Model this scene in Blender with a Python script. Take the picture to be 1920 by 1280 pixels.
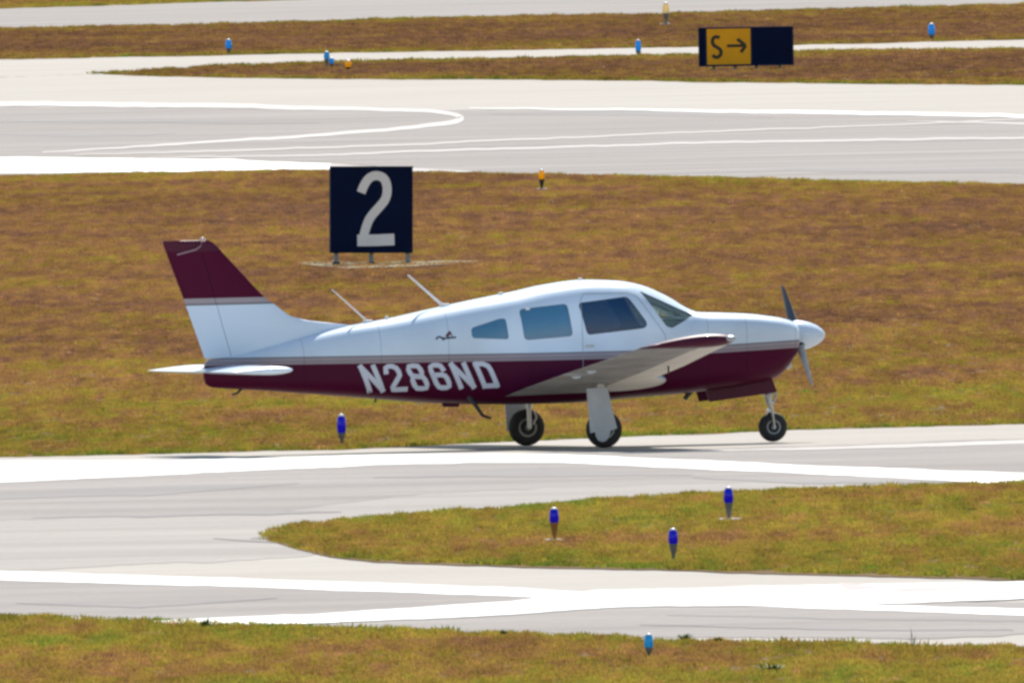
import bpy, bmesh, math, random
import numpy as np
from mathutils import Vector, Matrix

# ------------------------------------------------------------------ scene, camera, light
scene = bpy.context.scene
for o in list(bpy.data.objects):
    bpy.data.objects.remove(o, do_unlink=True)
COL = scene.collection
rng = np.random.default_rng(7)
random.seed(7)

# A very long telephoto lens, 650 m from the aircraft and 8.5 m above the field.
F = 109655.0          # focal length in photograph pixels (1920 wide)
CAM_H, CAM_D, ROLL = 8.47, 650.0, 0.021
cam_loc = np.array([0.0, -CAM_D, CAM_H])


def cam_axes(p, yaw):
    f = np.array([math.sin(yaw) * math.cos(p), math.cos(yaw) * math.cos(p), -math.sin(p)])
    r0 = np.array([math.cos(yaw), -math.sin(yaw), 0.0])
    u0 = np.cross(r0, f)
    r = r0 * math.cos(ROLL) - u0 * math.sin(ROLL)
    u = u0 * math.cos(ROLL) + r0 * math.sin(ROLL)
    return r, u, f


def project(P, ax):
    d = np.asarray(P, float) - cam_loc
    r, u, f = ax
    w = d @ f
    return 960 + F * (d @ r) / w, 640 - F * (d @ u) / w


pitch, yaw = 0.0112, 0.0
for _ in range(12):
    px, py = project([0, 0, 0], cam_axes(pitch, yaw))
    yaw += (px - 1060.5) / F
    pitch -= (839.5 - py) / F * -1 * -1
AX = cam_axes(pitch, yaw)


def G(u, v, z=0.0):
    """ground point seen at photograph pixel (u, v)"""
    r, up, f = AX
    d = f + (u - 960) / F * r - (v - 640) / F * up
    t = (z - cam_loc[2]) / d[2]
    p = cam_loc + t * d
    return Vector((p[0], p[1], z))


def px_scale(p):
    return F / float((np.array(p) - cam_loc) @ AX[2])


cam_data = bpy.data.cameras.new('camera')
cam = bpy.data.objects.new('camera', cam_data)
COL.objects.link(cam)
scene.camera = cam
cam_data.sensor_width = 36.0
cam_data.lens = 36.0 * F / 1920.0
cam_data.clip_start = 5.0
cam_data.clip_end = 40000.0
r_, u_, f_ = AX
m = Matrix.Identity(4)
for i in range(3):
    m[i][0], m[i][1], m[i][2], m[i][3] = r_[i], u_[i], -f_[i], cam_loc[i]
cam.matrix_world = m

SUN_EL, SUN_AZ = math.radians(52), math.radians(8)      # azimuth from +Y towards +X
world = bpy.data.worlds.new('World')
scene.world = world
world.use_nodes = True
wn = world.node_tree.nodes
sky = wn.new('ShaderNodeTexSky')
sky.sky_type = 'NISHITA'
sky.sun_disc = False
sky.sun_elevation = SUN_EL
sky.sun_rotation = SUN_AZ
sky.air_density = 1.6
sky.dust_density = 0.3
world.node_tree.links.new(sky.outputs[0], wn['Background'].inputs[0])
wn['Background'].inputs[1].default_value = 0.098

sd = bpy.data.lights.new('sun', 'SUN')
sd.energy = 5.0
sd.angle = math.radians(0.5)
sd.color = (1.0, 0.945, 0.86)
sun = bpy.data.objects.new('sun', sd)
COL.objects.link(sun)
sdir = Vector((math.sin(SUN_AZ) * math.cos(SUN_EL), math.cos(SUN_AZ) * math.cos(SUN_EL), math.sin(SUN_EL)))
sun.rotation_euler = sdir.to_track_quat('Z', 'Y').to_euler()
sun.location = (20, 60, 80)

scene.render.engine = 'CYCLES'
scene.view_settings.view_transform = 'Standard'
scene.view_settings.look = 'None'
scene.view_settings.exposure = 0.44
scene.view_settings.gamma = 1.0
scene.cycles.filter_width = 2.9          # soft long lens


# ------------------------------------------------------------------ helpers
def mat(name, col, rough=0.6, metal=0.0, var=0.0, vscale=8.0, bump=0.0, bscale=40.0, coat=0.0, spec=0.5):
    m = bpy.data.materials.new(name)
    m.use_nodes = True
    nt = m.node_tree
    b = nt.nodes['Principled BSDF']
    b.inputs['Base Color'].default_value = (*col, 1)
    b.inputs['Roughness'].default_value = rough
    b.inputs['Metallic'].default_value = metal
    b.inputs['Coat Weight'].default_value = coat
    b.inputs['Coat Roughness'].default_value = 0.08
    b.inputs['Specular IOR Level'].default_value = spec
    tc = nt.nodes.new('ShaderNodeTexCoord')
    if var > 0:
        n = nt.nodes.new('ShaderNodeTexNoise')
        n.inputs['Scale'].default_value = vscale
        n.inputs['Detail'].default_value = 6
        n.inputs['Roughness'].default_value = 0.65
        nt.links.new(tc.outputs['Object'], n.inputs['Vector'])
        mr = nt.nodes.new('ShaderNodeMapRange')
        mr.inputs['From Min'].default_value = 0.3
        mr.inputs['From Max'].default_value = 0.7
        mr.inputs['To Min'].default_value = 1 - var
        mr.inputs['To Max'].default_value = 1 + var * 0.4
        nt.links.new(n.outputs[0], mr.inputs['Value'])
        mx = nt.nodes.new('ShaderNodeVectorMath')
        mx.operation = 'SCALE'
        mx.inputs[0].default_value = col
        nt.links.new(mr.outputs[0], mx.inputs['Scale'])
        nt.links.new(mx.outputs[0], b.inputs['Base Color'])
    if bump > 0:
        n2 = nt.nodes.new('ShaderNodeTexNoise')
        n2.inputs['Scale'].default_value = bscale
        n2.inputs['Detail'].default_value = 4
        nt.links.new(tc.outputs['Object'], n2.inputs['Vector'])
        bp = nt.nodes.new('ShaderNodeBump')
        bp.inputs['Strength'].default_value = bump
        bp.inputs['Distance'].default_value = 0.01
        nt.links.new(n2.outputs[0], bp.inputs['Height'])
        nt.links.new(bp.outputs[0], b.inputs['Normal'])
    return m


def link_mesh(name, me, material=None, parent=None):
    o = bpy.data.objects.new(name, me)
    COL.objects.link(o)
    if material is not None:
        for mm in (material if isinstance(material, (list, tuple)) else [material]):
            me.materials.append(mm)
    if parent:
        o.parent = parent
    return o


def obj(name, bm, material=None, parent=None, smooth=False, angle=None):
    me = bpy.data.meshes.new(name)
    bmesh.ops.recalc_face_normals(bm, faces=bm.faces[:])
    bm.to_mesh(me)
    bm.free()
    if smooth:
        for p in me.polygons:
            p.use_smooth = True
        if angle:
            me.set_sharp_from_angle(angle=math.radians(angle))
    return link_mesh(name, me, material, parent)


def thing(name, label, cat, loc=(0, 0, 0), group=None):
    o = bpy.data.objects.new(name, None)
    COL.objects.link(o)
    o.location = loc
    tag(o, label, cat, group)
    return o


def tag(o, label, cat, group=None, kind=None):
    if label:
        o['label'] = label
    if cat:
        o['category'] = cat
    if group:
        o['group'] = group
    if kind:
        o['kind'] = kind
    return o


def add_box(bm, c, s, rot=None, bevel=0.0):
    r = bmesh.ops.create_cube(bm, size=1.0)
    M = Matrix.Translation(c) @ (rot.to_4x4() if rot else Matrix.Identity(4)) @ Matrix.Diagonal((*s, 1))
    bmesh.ops.transform(bm, matrix=M, verts=r['verts'])
    if bevel > 0:
        es = list({e for v in r['verts'] for e in v.link_edges})
        bmesh.ops.bevel(bm, geom=es, offset=bevel, segments=2, affect='EDGES', profile=0.6)


def add_tube(bm, p0, p1, r0, r1=None, n=16):
    r1 = r0 if r1 is None else r1
    p0, p1 = Vector(p0), Vector(p1)
    d = p1 - p0
    q = d.to_track_quat('Z', 'Y')
    rings = []
    for p, r in ((p0, r0), (p1, r1)):
        rings.append([bm.verts.new(p + q @ Vector((r * math.cos(a), r * math.sin(a), 0)))
                      for a in (2 * math.pi * i / n for i in range(n))])
    for i in range(n):
        j = (i + 1) % n
        bm.faces.new((rings[0][i], rings[0][j], rings[1][j], rings[1][i]))
    bm.faces.new(rings[0][::-1])
    bm.faces.new(rings[1])


def add_lathe(bm, prof, origin=(0, 0, 0), axis='Z', n=28):
    """prof: list of (radius, height)"""
    origin = Vector(origin)
    rings = []
    for r, h in prof:
        ring = []
        if r < 1e-6:
            v = Vector((0, 0, h))
            ring = [v]
        else:
            ring = [Vector((r * math.cos(2 * math.pi * i / n), r * math.sin(2 * math.pi * i / n), h)) for i in range(n)]
        if axis == 'X':
            ring = [Vector((v.z, v.x, v.y)) for v in ring]
        elif axis == 'Y':
            ring = [Vector((v.y, v.z, v.x)) for v in ring]
        rings.append([bm.verts.new(origin + v) for v in ring])
    for a, b in zip(rings[:-1], rings[1:]):
        if len(a) == 1 and len(b) == 1:
            continue
        for i in range(n):
            j = (i + 1) % n
            if len(a) == 1:
                bm.faces.new((a[0], b[i], b[j]))
            elif len(b) == 1:
                bm.faces.new((a[i], a[j], b[0]))
            else:
                bm.faces.new((a[i], a[j], b[j], b[i]))
    if len(rings[0]) > 1:
        bm.faces.new(rings[0][::-1])
    if len(rings[-1]) > 1:
        bm.faces.new(rings[-1])


def add_plate(bm, pts, y0, y1):
    """prism from an (x, z) outline between y0 and y1"""
    a = [bm.verts.new((x, y0, z)) for x, z in pts]
    b = [bm.verts.new((x, y1, z)) for x, z in pts]
    bm.faces.new(a)
    bm.faces.new(b[::-1])
    n = len(pts)
    for i in range(n):
        j = (i + 1) % n
        bm.faces.new((a[i], b[i], b[j], a[j]))


def loft(bm, rings, cap=True, mi=None):
    vs = [[bm.verts.new(p) for p in r] for r in rings]
    n = len(vs[0])
    for a, b in zip(vs[:-1], vs[1:]):
        for i in range(n):
            j = (i + 1) % n
            f = bm.faces.new((a[i], a[j], b[j], b[i]))
            if mi is not None:
                f.material_index = mi(f.calc_center_median(), i)
    if cap:
        bm.faces.new(vs[0][::-1])
        bm.faces.new(vs[-1])


def pchip(xs, ys, x):
    xs, ys = np.array(xs, float), np.array(ys, float)
    if xs[0] > xs[-1]:
        xs, ys = xs[::-1], ys[::-1]
    h = np.diff(xs)
    d = np.diff(ys) / h
    m = np.zeros(len(xs))
    m[0], m[-1] = d[0], d[-1]
    for i in range(1, len(xs) - 1):
        if d[i - 1] * d[i] > 0:
            w1, w2 = 2 * h[i] + h[i - 1], h[i] + 2 * h[i - 1]
            m[i] = (w1 + w2) / (w1 / d[i - 1] + w2 / d[i])
    x = np.clip(x, xs[0], xs[-1])
    k = np.clip(np.searchsorted(xs, x) - 1, 0, len(xs) - 2)
    t = (x - xs[k]) / h[k]
    return ((2 * t**3 - 3 * t**2 + 1) * ys[k] + (t**3 - 2 * t**2 + t) * h[k] * m[k]
            + (-2 * t**3 + 3 * t**2) * ys[k + 1] + (t**3 - t**2) * h[k] * m[k + 1])


# ------------------------------------------------------------------ ground lines (photograph pixels)
def L(*pts):
    return np.array(pts, float)


P1_top = L((-700, 42), (0, 17), (300, 8), (530, 0), (900, -12), (2600, -62))
P1_bot = L((-700, 66), (0, 55), (480, 45), (700, 38), (960, 32), (1230, 28), (1600, 17), (1920, 10), (2600, -6))
S_top = L((-700, 124), (0, 112), (640, 100), (1050, 93), (1500, 85), (1920, 75), (2600, 62))
S_bot = L((170, 139), (400, 125), (640, 117), (1310, 104), (1500, 97), (1920, 93), (2600, 88))
P2_top = L((170, 139), (300, 144), (500, 148), (960, 150), (1150, 152), (1600, 158), (1920, 160), (2600, 165))
P2_bot = L((-700, 332), (0, 328), (300, 325), (600, 321), (900, 326), (1300, 334), (1700, 343), (1920, 348), (2600, 362))
P3_top = L((-700, 872), (0, 857), (300, 851), (640, 843), (960, 828), (1500, 806), (1920, 795), (2600, 778))
I_top = L((498, 1004), (515, 995), (560, 988), (700, 971), (960, 953), (1250, 930), (1600, 917), (1920, 908), (2600, 892))
I_bot = L((498, 1006), (520, 1018), (560, 1030), (620, 1044), (700, 1053), (960, 1062), (1400, 1073), (1920, 1088), (2600, 1108))
P3_bot = L((-700, 1140), (0, 1156), (330, 1166), (500, 1175), (780, 1185), (960, 1190), (1220, 1200), (1450, 1205), (1750, 1215), (1920, 1213), (2600, 1222))


def ev(line, u):
    return np.interp(u, line[:, 0], line[:, 1])


def wob(u, seed, amp):
    r = np.random.default_rng(seed)
    s = 0
    for k in range(5):
        wl = 55 * 1.8 ** k
        s = s + math.sin(2 * math.pi * (u / wl + r.random())) * (0.5 + 0.5 * math.sin(2 * math.pi * (u / (wl * 4.3) + r.random()))) * (0.55 + 0.12 * k)
    return amp * s * 0.75


def band(name, top, bot, z, material, kind='structure', amp=(1.0, 1.0), u0=None, u1=None, step=9, parent=None):
    """a flat sheet lying between two surveyed lines"""
    top, bot = np.array(top, float), np.array(bot, float)
    u0 = max(top[0, 0], bot[0, 0]) if u0 is None else u0
    u1 = min(top[-1, 0], bot[-1, 0]) if u1 is None else u1
    n = max(2, int((u1 - u0) / step))
    bm = bmesh.new()
    prev = None
    seed = abs(hash(name)) % 1000 if False else sum(map(ord, name)) + int(z * 10000)
    for i in range(n + 1):
        u = u0 + (u1 - u0) * i / n
        tv = ev(top, u) + wob(u, seed, amp[0])
        bv = ev(bot, u) + wob(u, seed + 1, amp[1])
        if bv < tv + 0.15:
            bv = tv + 0.15
        a = bm.verts.new(G(u, tv, z))
        b = bm.verts.new(G(u, bv, z))
        if prev:
            bm.faces.new((prev[0], a, b, prev[1]))
        prev = (a, b)
    o = obj(name, bm, material, parent)
    for p in o.data.polygons:
        pass
    if kind and not parent:
        o['kind'] = kind
    return o


def ribbon(name, pts, th, z, material, amp=0.5):
    """painted line, th = apparent thickness along it in photograph pixels"""
    pts = np.array(pts, float)
    seg = np.hypot(*np.diff(pts, axis=0).T)
    s = np.concatenate([[0], np.cumsum(seg)])
    n = int(s[-1] / 8)
    ss = np.linspace(0, s[-1], n + 1)
    X, Y = np.interp(ss, s, pts[:, 0]), np.interp(ss, s, pts[:, 1])
    for _ in range(6):
        X[1:-1] = (X[:-2] + 2 * X[1:-1] + X[2:]) / 4
        Y[1:-1] = (Y[:-2] + 2 * Y[1:-1] + Y[2:]) / 4
    T = np.interp(ss, s, th)
    bm = bmesh.new()
    prev = None
    for i in range(n + 1):
        k0, k1 = max(0, i - 1), min(n, i + 1)
        dx, dy = X[k1] - X[k0], Y[k1] - Y[k0]
        l = math.hypot(dx, dy) or 1
        nx, ny = -dy / l, dx / l
        h = T[i] / 2
        w = wob(X[i], len(pts) * 13 + int(z * 9999), amp)
        a = bm.verts.new(G(X[i] + nx * h * 1.6, Y[i] + ny * h + w, z))
        b = bm.verts.new(G(X[i] - nx * h * 1.6, Y[i] - ny * h + w, z))
        if prev:
            bm.faces.new((prev[0], a, b, prev[1]))
        prev = (a, b)
    o = obj(name, bm, material)
    o['kind'] = 'structure'
    return o


# ------------------------------------------------------------------ setting materials
def ground_mat():
    m = bpy.data.materials.new('dry_turf')
    m.use_nodes = True
    nt = m.node_tree
    b = nt.nodes['Principled BSDF']
    b.inputs['Roughness'].default_value = 0.95
    b.inputs['Specular IOR Level'].default_value = 0.1
    tc = nt.nodes.new('ShaderNodeTexCoord')
    n = nt.nodes.new('ShaderNodeTexNoise')
    n.inputs['Scale'].default_value = 0.9
    n.inputs['Detail'].default_value = 8
    n.inputs['Roughness'].default_value = 0.7
    nt.links.new(tc.outputs['Object'], n.inputs['Vector'])
    r = nt.nodes.new('ShaderNodeValToRGB')
    e = r.color_ramp.elements
    e[0].position, e[0].color = 0.3, (0.11, 0.06, 0.032, 1)
    e[1].position, e[1].color = 0.7, (0.14, 0.105, 0.028, 1)
    k = r.color_ramp.elements.new(0.5)
    k.color = (0.15, 0.09, 0.04, 1)
    nt.links.new(n.outputs[0], r.inputs[0])
    nt.links.new(r.outputs[0], b.inputs['Base Color'])
    return m


def pave_mat(name, c_lo, c_hi, rot=0.0, streak=1.0):
    m = bpy.data.materials.new(name)
    m.use_nodes = True
    nt = m.node_tree
    b = nt.nodes['Principled BSDF']
    b.inputs['Roughness'].default_value = 0.85
    b.inputs['Specular IOR Level'].default_value = 0.25
    tc = nt.nodes.new('ShaderNodeTexCoord')
    mp = nt.nodes.new('ShaderNodeMapping')
    mp.inputs['Rotation'].default_value = (0, 0, rot)
    mp.inputs['Scale'].default_value = (0.10, 0.22, 1)
    nt.links.new(tc.outputs['Object'], mp.inputs['Vector'])
    n = nt.nodes.new('ShaderNodeTexNoise')
    n.inputs['Scale'].default_value = 1.0
    n.inputs['Detail'].default_value = 5
    n.inputs['Roughness'].default_value = 0.6
    nt.links.new(mp.outputs[0], n.inputs['Vector'])
    n2 = nt.nodes.new('ShaderNodeTexNoise')
    n2.inputs['Scale'].default_value = 6.0
    n2.inputs['Detail'].default_value = 8
    n2.inputs['Roughness'].default_value = 0.75
    nt.links.new(tc.outputs['Object'], n2.inputs['Vector'])
    ad = nt.nodes.new('ShaderNodeMath')
    ad.operation = 'MULTIPLY_ADD'
    ad.inputs[1].default_value = 0.45
    nt.links.new(n2.outputs[0], ad.inputs[0])
    sc = nt.nodes.new('ShaderNodeMath')
    sc.operation = 'MULTIPLY'
    sc.inputs[1].default_value = 0.55 * streak
    nt.links.new(n.outputs[0], sc.inputs[0])
    nt.links.new(sc.outputs[0], ad.inputs[2])
    r = nt.nodes.new('ShaderNodeValToRGB')
    e = r.color_ramp.elements
    e[0].position, e[0].color = 0.36, (*c_lo, 1)
    e[1].position, e[1].color = 0.61, (*c_hi, 1)
    nt.links.new(ad.outputs[0], r.inputs[0])
    nt.links.new(r.outputs[0], b.inputs['Base Color'])
    return m


M_ground = ground_mat()
M_asph = pave_mat('weathered_pavement', (0.183, 0.162, 0.149), (0.290, 0.260, 0.242), 0.9)
M_mid = pave_mat('mid_pavement', (0.245, 0.22, 0.20), (0.335, 0.303, 0.278), 0.9)
M_conc = pave_mat('pale_concrete', (0.32, 0.288, 0.254), (0.385, 0.35, 0.312), 0.9)
M_line = mat('runway_paint', (0.80, 0.80, 0.77), 0.6, var=0.12, vscale=1.5)
M_faint = mat('faded_paint', (0.36, 0.325, 0.305), 0.7, var=0.25, vscale=1.2)
M_worn = mat('worn_white_paint', (0.42, 0.39, 0.365), 0.7, var=0.3, vscale=0.6)
M_yel = mat('faded_yellow_line', (0.345, 0.30, 0.275), 0.7, var=0.2, vscale=1.2)
M_red = mat('faded_red_paint', (0.50, 0.30, 0.29), 0.7, var=0.15, vscale=2)
M_stain = pave_mat('stained_pavement', (0.195, 0.178, 0.17), (0.25, 0.232, 0.224), 0.9)

# ground: one sheet to the horizon
bm = bmesh.new()
bmesh.ops.create_grid(bm, x_segments=20, y_segments=20, size=12000)
g = obj('ground', bm, M_ground)
g['kind'] = 'structure'

band('runway', P1_top, P1_bot, 0.004, M_asph, amp=(1.0, 1.2))
# connector strip and wide taxiway
left_top = L((-700, 124), (0, 112), (172, 109))
left_bot = P2_bot
band('taxiway', S_top, L((-700, 170), (170, 139.5), (171, 139)), 0.004, M_conc, u1=170, amp=(0.7, 0))
band('service_road', S_top, S_bot, 0.004, M_conc, u0=170, amp=(0.7, 1.0))
band('taxiway', L((-700, 170), (170, 139), *P2_top[1:]), P2_bot, 0.004, M_conc, amp=(0.8, 0.9))
band('taxiway', L((-700, 205), (0, 200), (400, 203), (700, 208), (1000, 205), (1450, 210), (1920, 219), (2600, 232)),
     L((-700, 299), (0, 293), (250, 294), (620, 305), (900, 327), (1300, 334.5), (2600, 364)), 0.008, M_asph, amp=(1.0, 0.6))
band('taxiway', P3_top, P3_bot, 0.004, M_conc, amp=(0.8, 0.6))
band('taxiway', L((-700, 890), (0, 873), (640, 858), (1060, 846), (1500, 835), (1920, 822), (2600, 800)),
     L((-700, 985), (0, 975), (500, 960), (800, 925), (1200, 908), (1500, 905), (1920, 903), (2600, 890)),
     0.008, M_asph, amp=(0.8, 1.5))
band('taxiway', L((-700, 983), (0, 973), (500, 958), (800, 923), (1200, 906), (1500, 903), (1920, 901), (2600, 888)),
     L((-700, 1100), (0, 1071), (250, 1058), (560, 1045), (760, 1010), (1000, 965), (1500, 925), (1920, 910), (2600, 894)),
     0.0068, M_mid, amp=(0.0, 1.5))
band('taxiway', L((-700, 1082), (0, 1086), (480, 1098), (960, 1117), (1250, 1128), (1920, 1128), (2600, 1125)),
     L((-700, 1134), (0, 1150), (330, 1160), (500, 1170), (780, 1181), (960, 1185), (1220, 1193), (1450, 1195), (1750, 1196), (1920, 1188), (2600, 1185)),
     0.008, M_asph, amp=(0.8, 1.2))
band('turf_island', I_top, I_bot, 0.0118, M_ground, amp=(1.0, 0.8), step=6)
# darker rubber and patch stains
for k, (pts, th) in enumerate([
        (((60, 970), (300, 965), (560, 960)), (1, 5, 1)), (((380, 962), (500, 960), (640, 958)), (1, 9, 1)),
        (((30, 1130), (260, 1133), (520, 1120)), (1, 12, 1)),
        (((0, 930), (300, 918), (560, 905)), (10, 18, 1)), (((700, 895), (980, 885), (1300, 890)), (1, 16, 1)),
        (((1200, 1170), (1500, 1176), (1900, 1180)), (1, 6, 4)), (((1250, 1152), (1600, 1158), (1950, 1162)), (1, 5, 5)),
        (((1300, 895), (1500, 902), (1900, 903)), (1, 8, 2)), (((0, 228), (300, 226), (600, 232)), (3, 8, 1)),
        (((-50, 250), (150, 255), (330, 250)), (3, 6, 1)), (((920, 214), (1150, 212), (1450, 220)), (1, 9, 1)),
        (((1100, 330), (1500, 318), (1950, 322)), (1, 5, 8)), (((470, 1008), (485, 1006), (505, 1006)), (1, 4, 3)),
        (((640, 1018), (520, 1016), (400, 1008)), (1, 3, 1))]):
    ribbon('tyre_mark', pts, th, 0.0105 + 0.0004 * (k % 3), M_stain, amp=0.8)

# painted lines
ribbon('painted_line', ((-700, 192), (0, 194), (400, 198), (700, 205), (810, 209), (866, 216), (874, 223), (850, 230), (760, 241),
                        (500, 260), (300, 272), (80, 286)), (9, 9, 9, 6, 6, 7, 9, 8, 6, 5, 3.5, 2), 0.014, M_worn, amp=0.9)
ribbon('painted_line', ((140, 291), (437, 282), (693, 274), (900, 265), (1300, 248), (1800, 229), (1920, 223), (2600, 196)),
       (2, 3.5, 3.5, 3.5, 3, 2.5, 2, 2), 0.0145, M_yel, amp=0.9)
ribbon('painted_line', ((250, 297), (693, 288), (900, 280), (1300, 268), (1600, 263), (1920, 258), (2600, 247)),
       (2, 3.5, 4, 4, 4, 4, 4), 0.0135, M_faint, amp=0.9)
ribbon('painted_line', ((880, 203), (1200, 206), (1458, 210), (1700, 213), (1920, 218), (2600, 230)), (1, 2, 5, 5, 5, 5), 0.0142, M_line, amp=0.8)
ribbon('painted_line', ((1700, 226), (1920, 232), (2600, 250)), (1, 4, 5), 0.0137, M_faint, amp=0.6)
band('painted_line', L((-700, 299), (0, 295), (250, 297), (450, 300), (620, 307)), L((-700, 330), (0, 325), (300, 322), (620, 317)), 0.012, M_line, amp=(1.0, 1.0))
band('painted_line', L((618, 309), (800, 317), (900, 321)), L((618, 317), (800, 322), (900, 323)), 0.0124, M_faint, amp=(.6, .6))
band('painted_line', L((-700, 885), (0, 864), (400, 861), (700, 852.5), (900, 850), (1060, 851), (1200, 858), (1500, 871), (1920, 887), (2600, 913)),
     L((-700, 930), (0, 904), (400, 885), (700, 871), (900, 866.5), (1060, 867), (1200, 873), (1500, 887), (1920, 907), (2600, 938)),
     0.012, M_line, amp=(0.7, 0.7))
band('painted_line', L((1060, 849), (1500, 839), (1920, 824), (2600, 800)), L((1060, 850), (1500, 843.5), (1920, 832), (2600, 812)), 0.0124, M_faint, amp=(.6, .6))
band('painted_line', L((-700, 1058), (0, 1070), (480, 1085), (960, 1101), (1250, 1118), (1500, 1129), (1920, 1141), (2600, 1160)),
     L((-700, 1072), (0, 1087), (480, 1100), (960, 1117), (1250, 1130), (1500, 1139), (1920, 1152), (2600, 1172)), 0.012, M_line, amp=(.7, .7))
band('painted_line', L((290, 1162), (600, 1150), (960, 1126), (1120, 1106), (1500, 1097), (1920, 1089), (2600, 1070)),
     L((290, 1164), (400, 1172), (600, 1167), (960, 1151), (1180, 1136), (1400, 1134), (1700, 1130), (1920, 1121), (2600, 1100)), 0.016, M_line, amp=(.7, .7))
band('painted_line', L((1575, 1092), (1590, 1093), (1650, 1099)), L((1575, 1095), (1590, 1105), (1650, 1101)), 0.020, M_red, amp=(.3, .3))
band('painted_line', L((1660, 1103), (1740, 1100), (1820, 1099)), L((1660, 1105), (1700, 1107), (1820, 1102)), 0.020, M_red, amp=(.3, .3))


# ------------------------------------------------------------------ grass
def grass_mat():
    m = bpy.data.materials.new('dry_grass')
    m.use_nodes = True
    nt = m.node_tree
    b = nt.nodes['Principled BSDF']
    b.inputs['Roughness'].default_value = 0.8
    b.inputs['Specular IOR Level'].default_value = 0.15
    a = nt.nodes.new('ShaderNodeAttribute')
    a.attribute_type = 'INSTANCER'
    a.attribute_name = 'tint'
    r = nt.nodes.new('ShaderNodeValToRGB')
    cr = r.color_ramp
    cols = [(0.0, (0.28, 0.145, 0.085)), (0.2, (0.37, 0.19, 0.08)), (0.38, (0.41, 0.24, 0.068)), (0.52, (0.395, 0.27, 0.054)),
            (0.68, (0.385, 0.30, 0.045)), (0.84, (0.31, 0.29, 0.045)), (1.0, (0.19, 0.25, 0.03))]
    cr.elements[0].position, cr.elements[0].color = 0.0, (*cols[0][1], 1)
    cr.elements[1].position, cr.elements[1].color = 1.0, (*cols[-1][1], 1)
    for p, c in cols[1:-1]:
        cr.elements.new(p).color = (*c, 1)
    a2 = nt.nodes.new('ShaderNodeAttribute')
    a2.attribute_type = 'INSTANCER'
    a2.attribute_name = 'val'
    nt.links.new(a.outputs['Fac'], r.inputs[0])
    mx = nt.nodes.new('ShaderNodeVectorMath')
    mx.operation = 'SCALE'
    nt.links.new(r.outputs[0], mx.inputs[0])
    nt.links.new(a2.outputs['Fac'], mx.inputs['Scale'])
    nt.links.new(mx.outputs[0], b.inputs['Base Color'])
    tr = nt.nodes.new('ShaderNodeBsdfTranslucent')
    nt.links.new(mx.outputs[0], tr.inputs[0])
    ms = nt.nodes.new('ShaderNodeMixShader')
    ms.inputs[0].default_value = 0.35
    out = nt.nodes['Material Output']
    nt.links.new(b.outputs[0], ms.inputs[1])
    nt.links.new(tr.outputs[0], ms.inputs[2])
    nt.links.new(ms.outputs[0], out.inputs['Surface'])
    return m


M_grass = grass_mat()
tuft_col = bpy.data.collections.new('grass_tufts')
for k in range(5):
    bm = bmesh.new()
    rr = random.Random(50 + k)
    for i in range(26):
        a = rr.uniform(0, 6.283)
        rad = rr.uniform(0, 0.085)
        x, y = rad * math.cos(a), rad * math.sin(a)
        h = rr.uniform(0.5, 1.0) * 0.040 * (1.15 - rad * 4)
        lean = rr.uniform(0, 0.03)
        la = a + rr.uniform(-1, 1)
        w = rr.uniform(0.003, 0.0065)
        wa = rr.uniform(0, 3.14)
        dx, dy = w * math.cos(wa), w * math.sin(wa)
        tx, ty = x + lean * math.cos(la), y + lean * math.sin(la)
        v = [bm.verts.new(p) for p in ((x - dx, y - dy, -0.003), (x + dx, y + dy, -0.003),
                                       ((x + tx) / 2 + dx * .8, (y + ty) / 2 + dy * .8, h * .62),
                                       ((x + tx) / 2 - dx * .8, (y + ty) / 2 - dy * .8, h * .62), (tx, ty, h))]
        bm.faces.new(v[:4])
        bm.faces.new((v[3], v[2], v[4]))
    me = bpy.data.meshes.new('tuft')
    bm.to_mesh(me)
    bm.free()
    me.materials.append(M_grass)
    tuft_col.objects.link(bpy.data.objects.new('tuft', me))


def vnoise(x, y, seed):
    r = np.random.default_rng(seed)
    T = r.random((256, 256))
    xi, yi = np.floor(x).astype(int), np.floor(y).astype(int)
    fx, fy = x - xi, y - yi
    fx, fy = fx * fx * (3 - 2 * fx), fy * fy * (3 - 2 * fy)
    g = lambda i, j: T[i % 256, j % 256]
    return (g(xi, yi) * (1 - fx) + g(xi + 1, yi) * fx) * (1 - fy) + (g(xi, yi + 1) * (1 - fx) + g(xi + 1, yi + 1) * fx) * fy


def px_of(x, y):
    P = np.stack([x, y, np.zeros_like(x)], 1)
    return project(P, AX)


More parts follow.
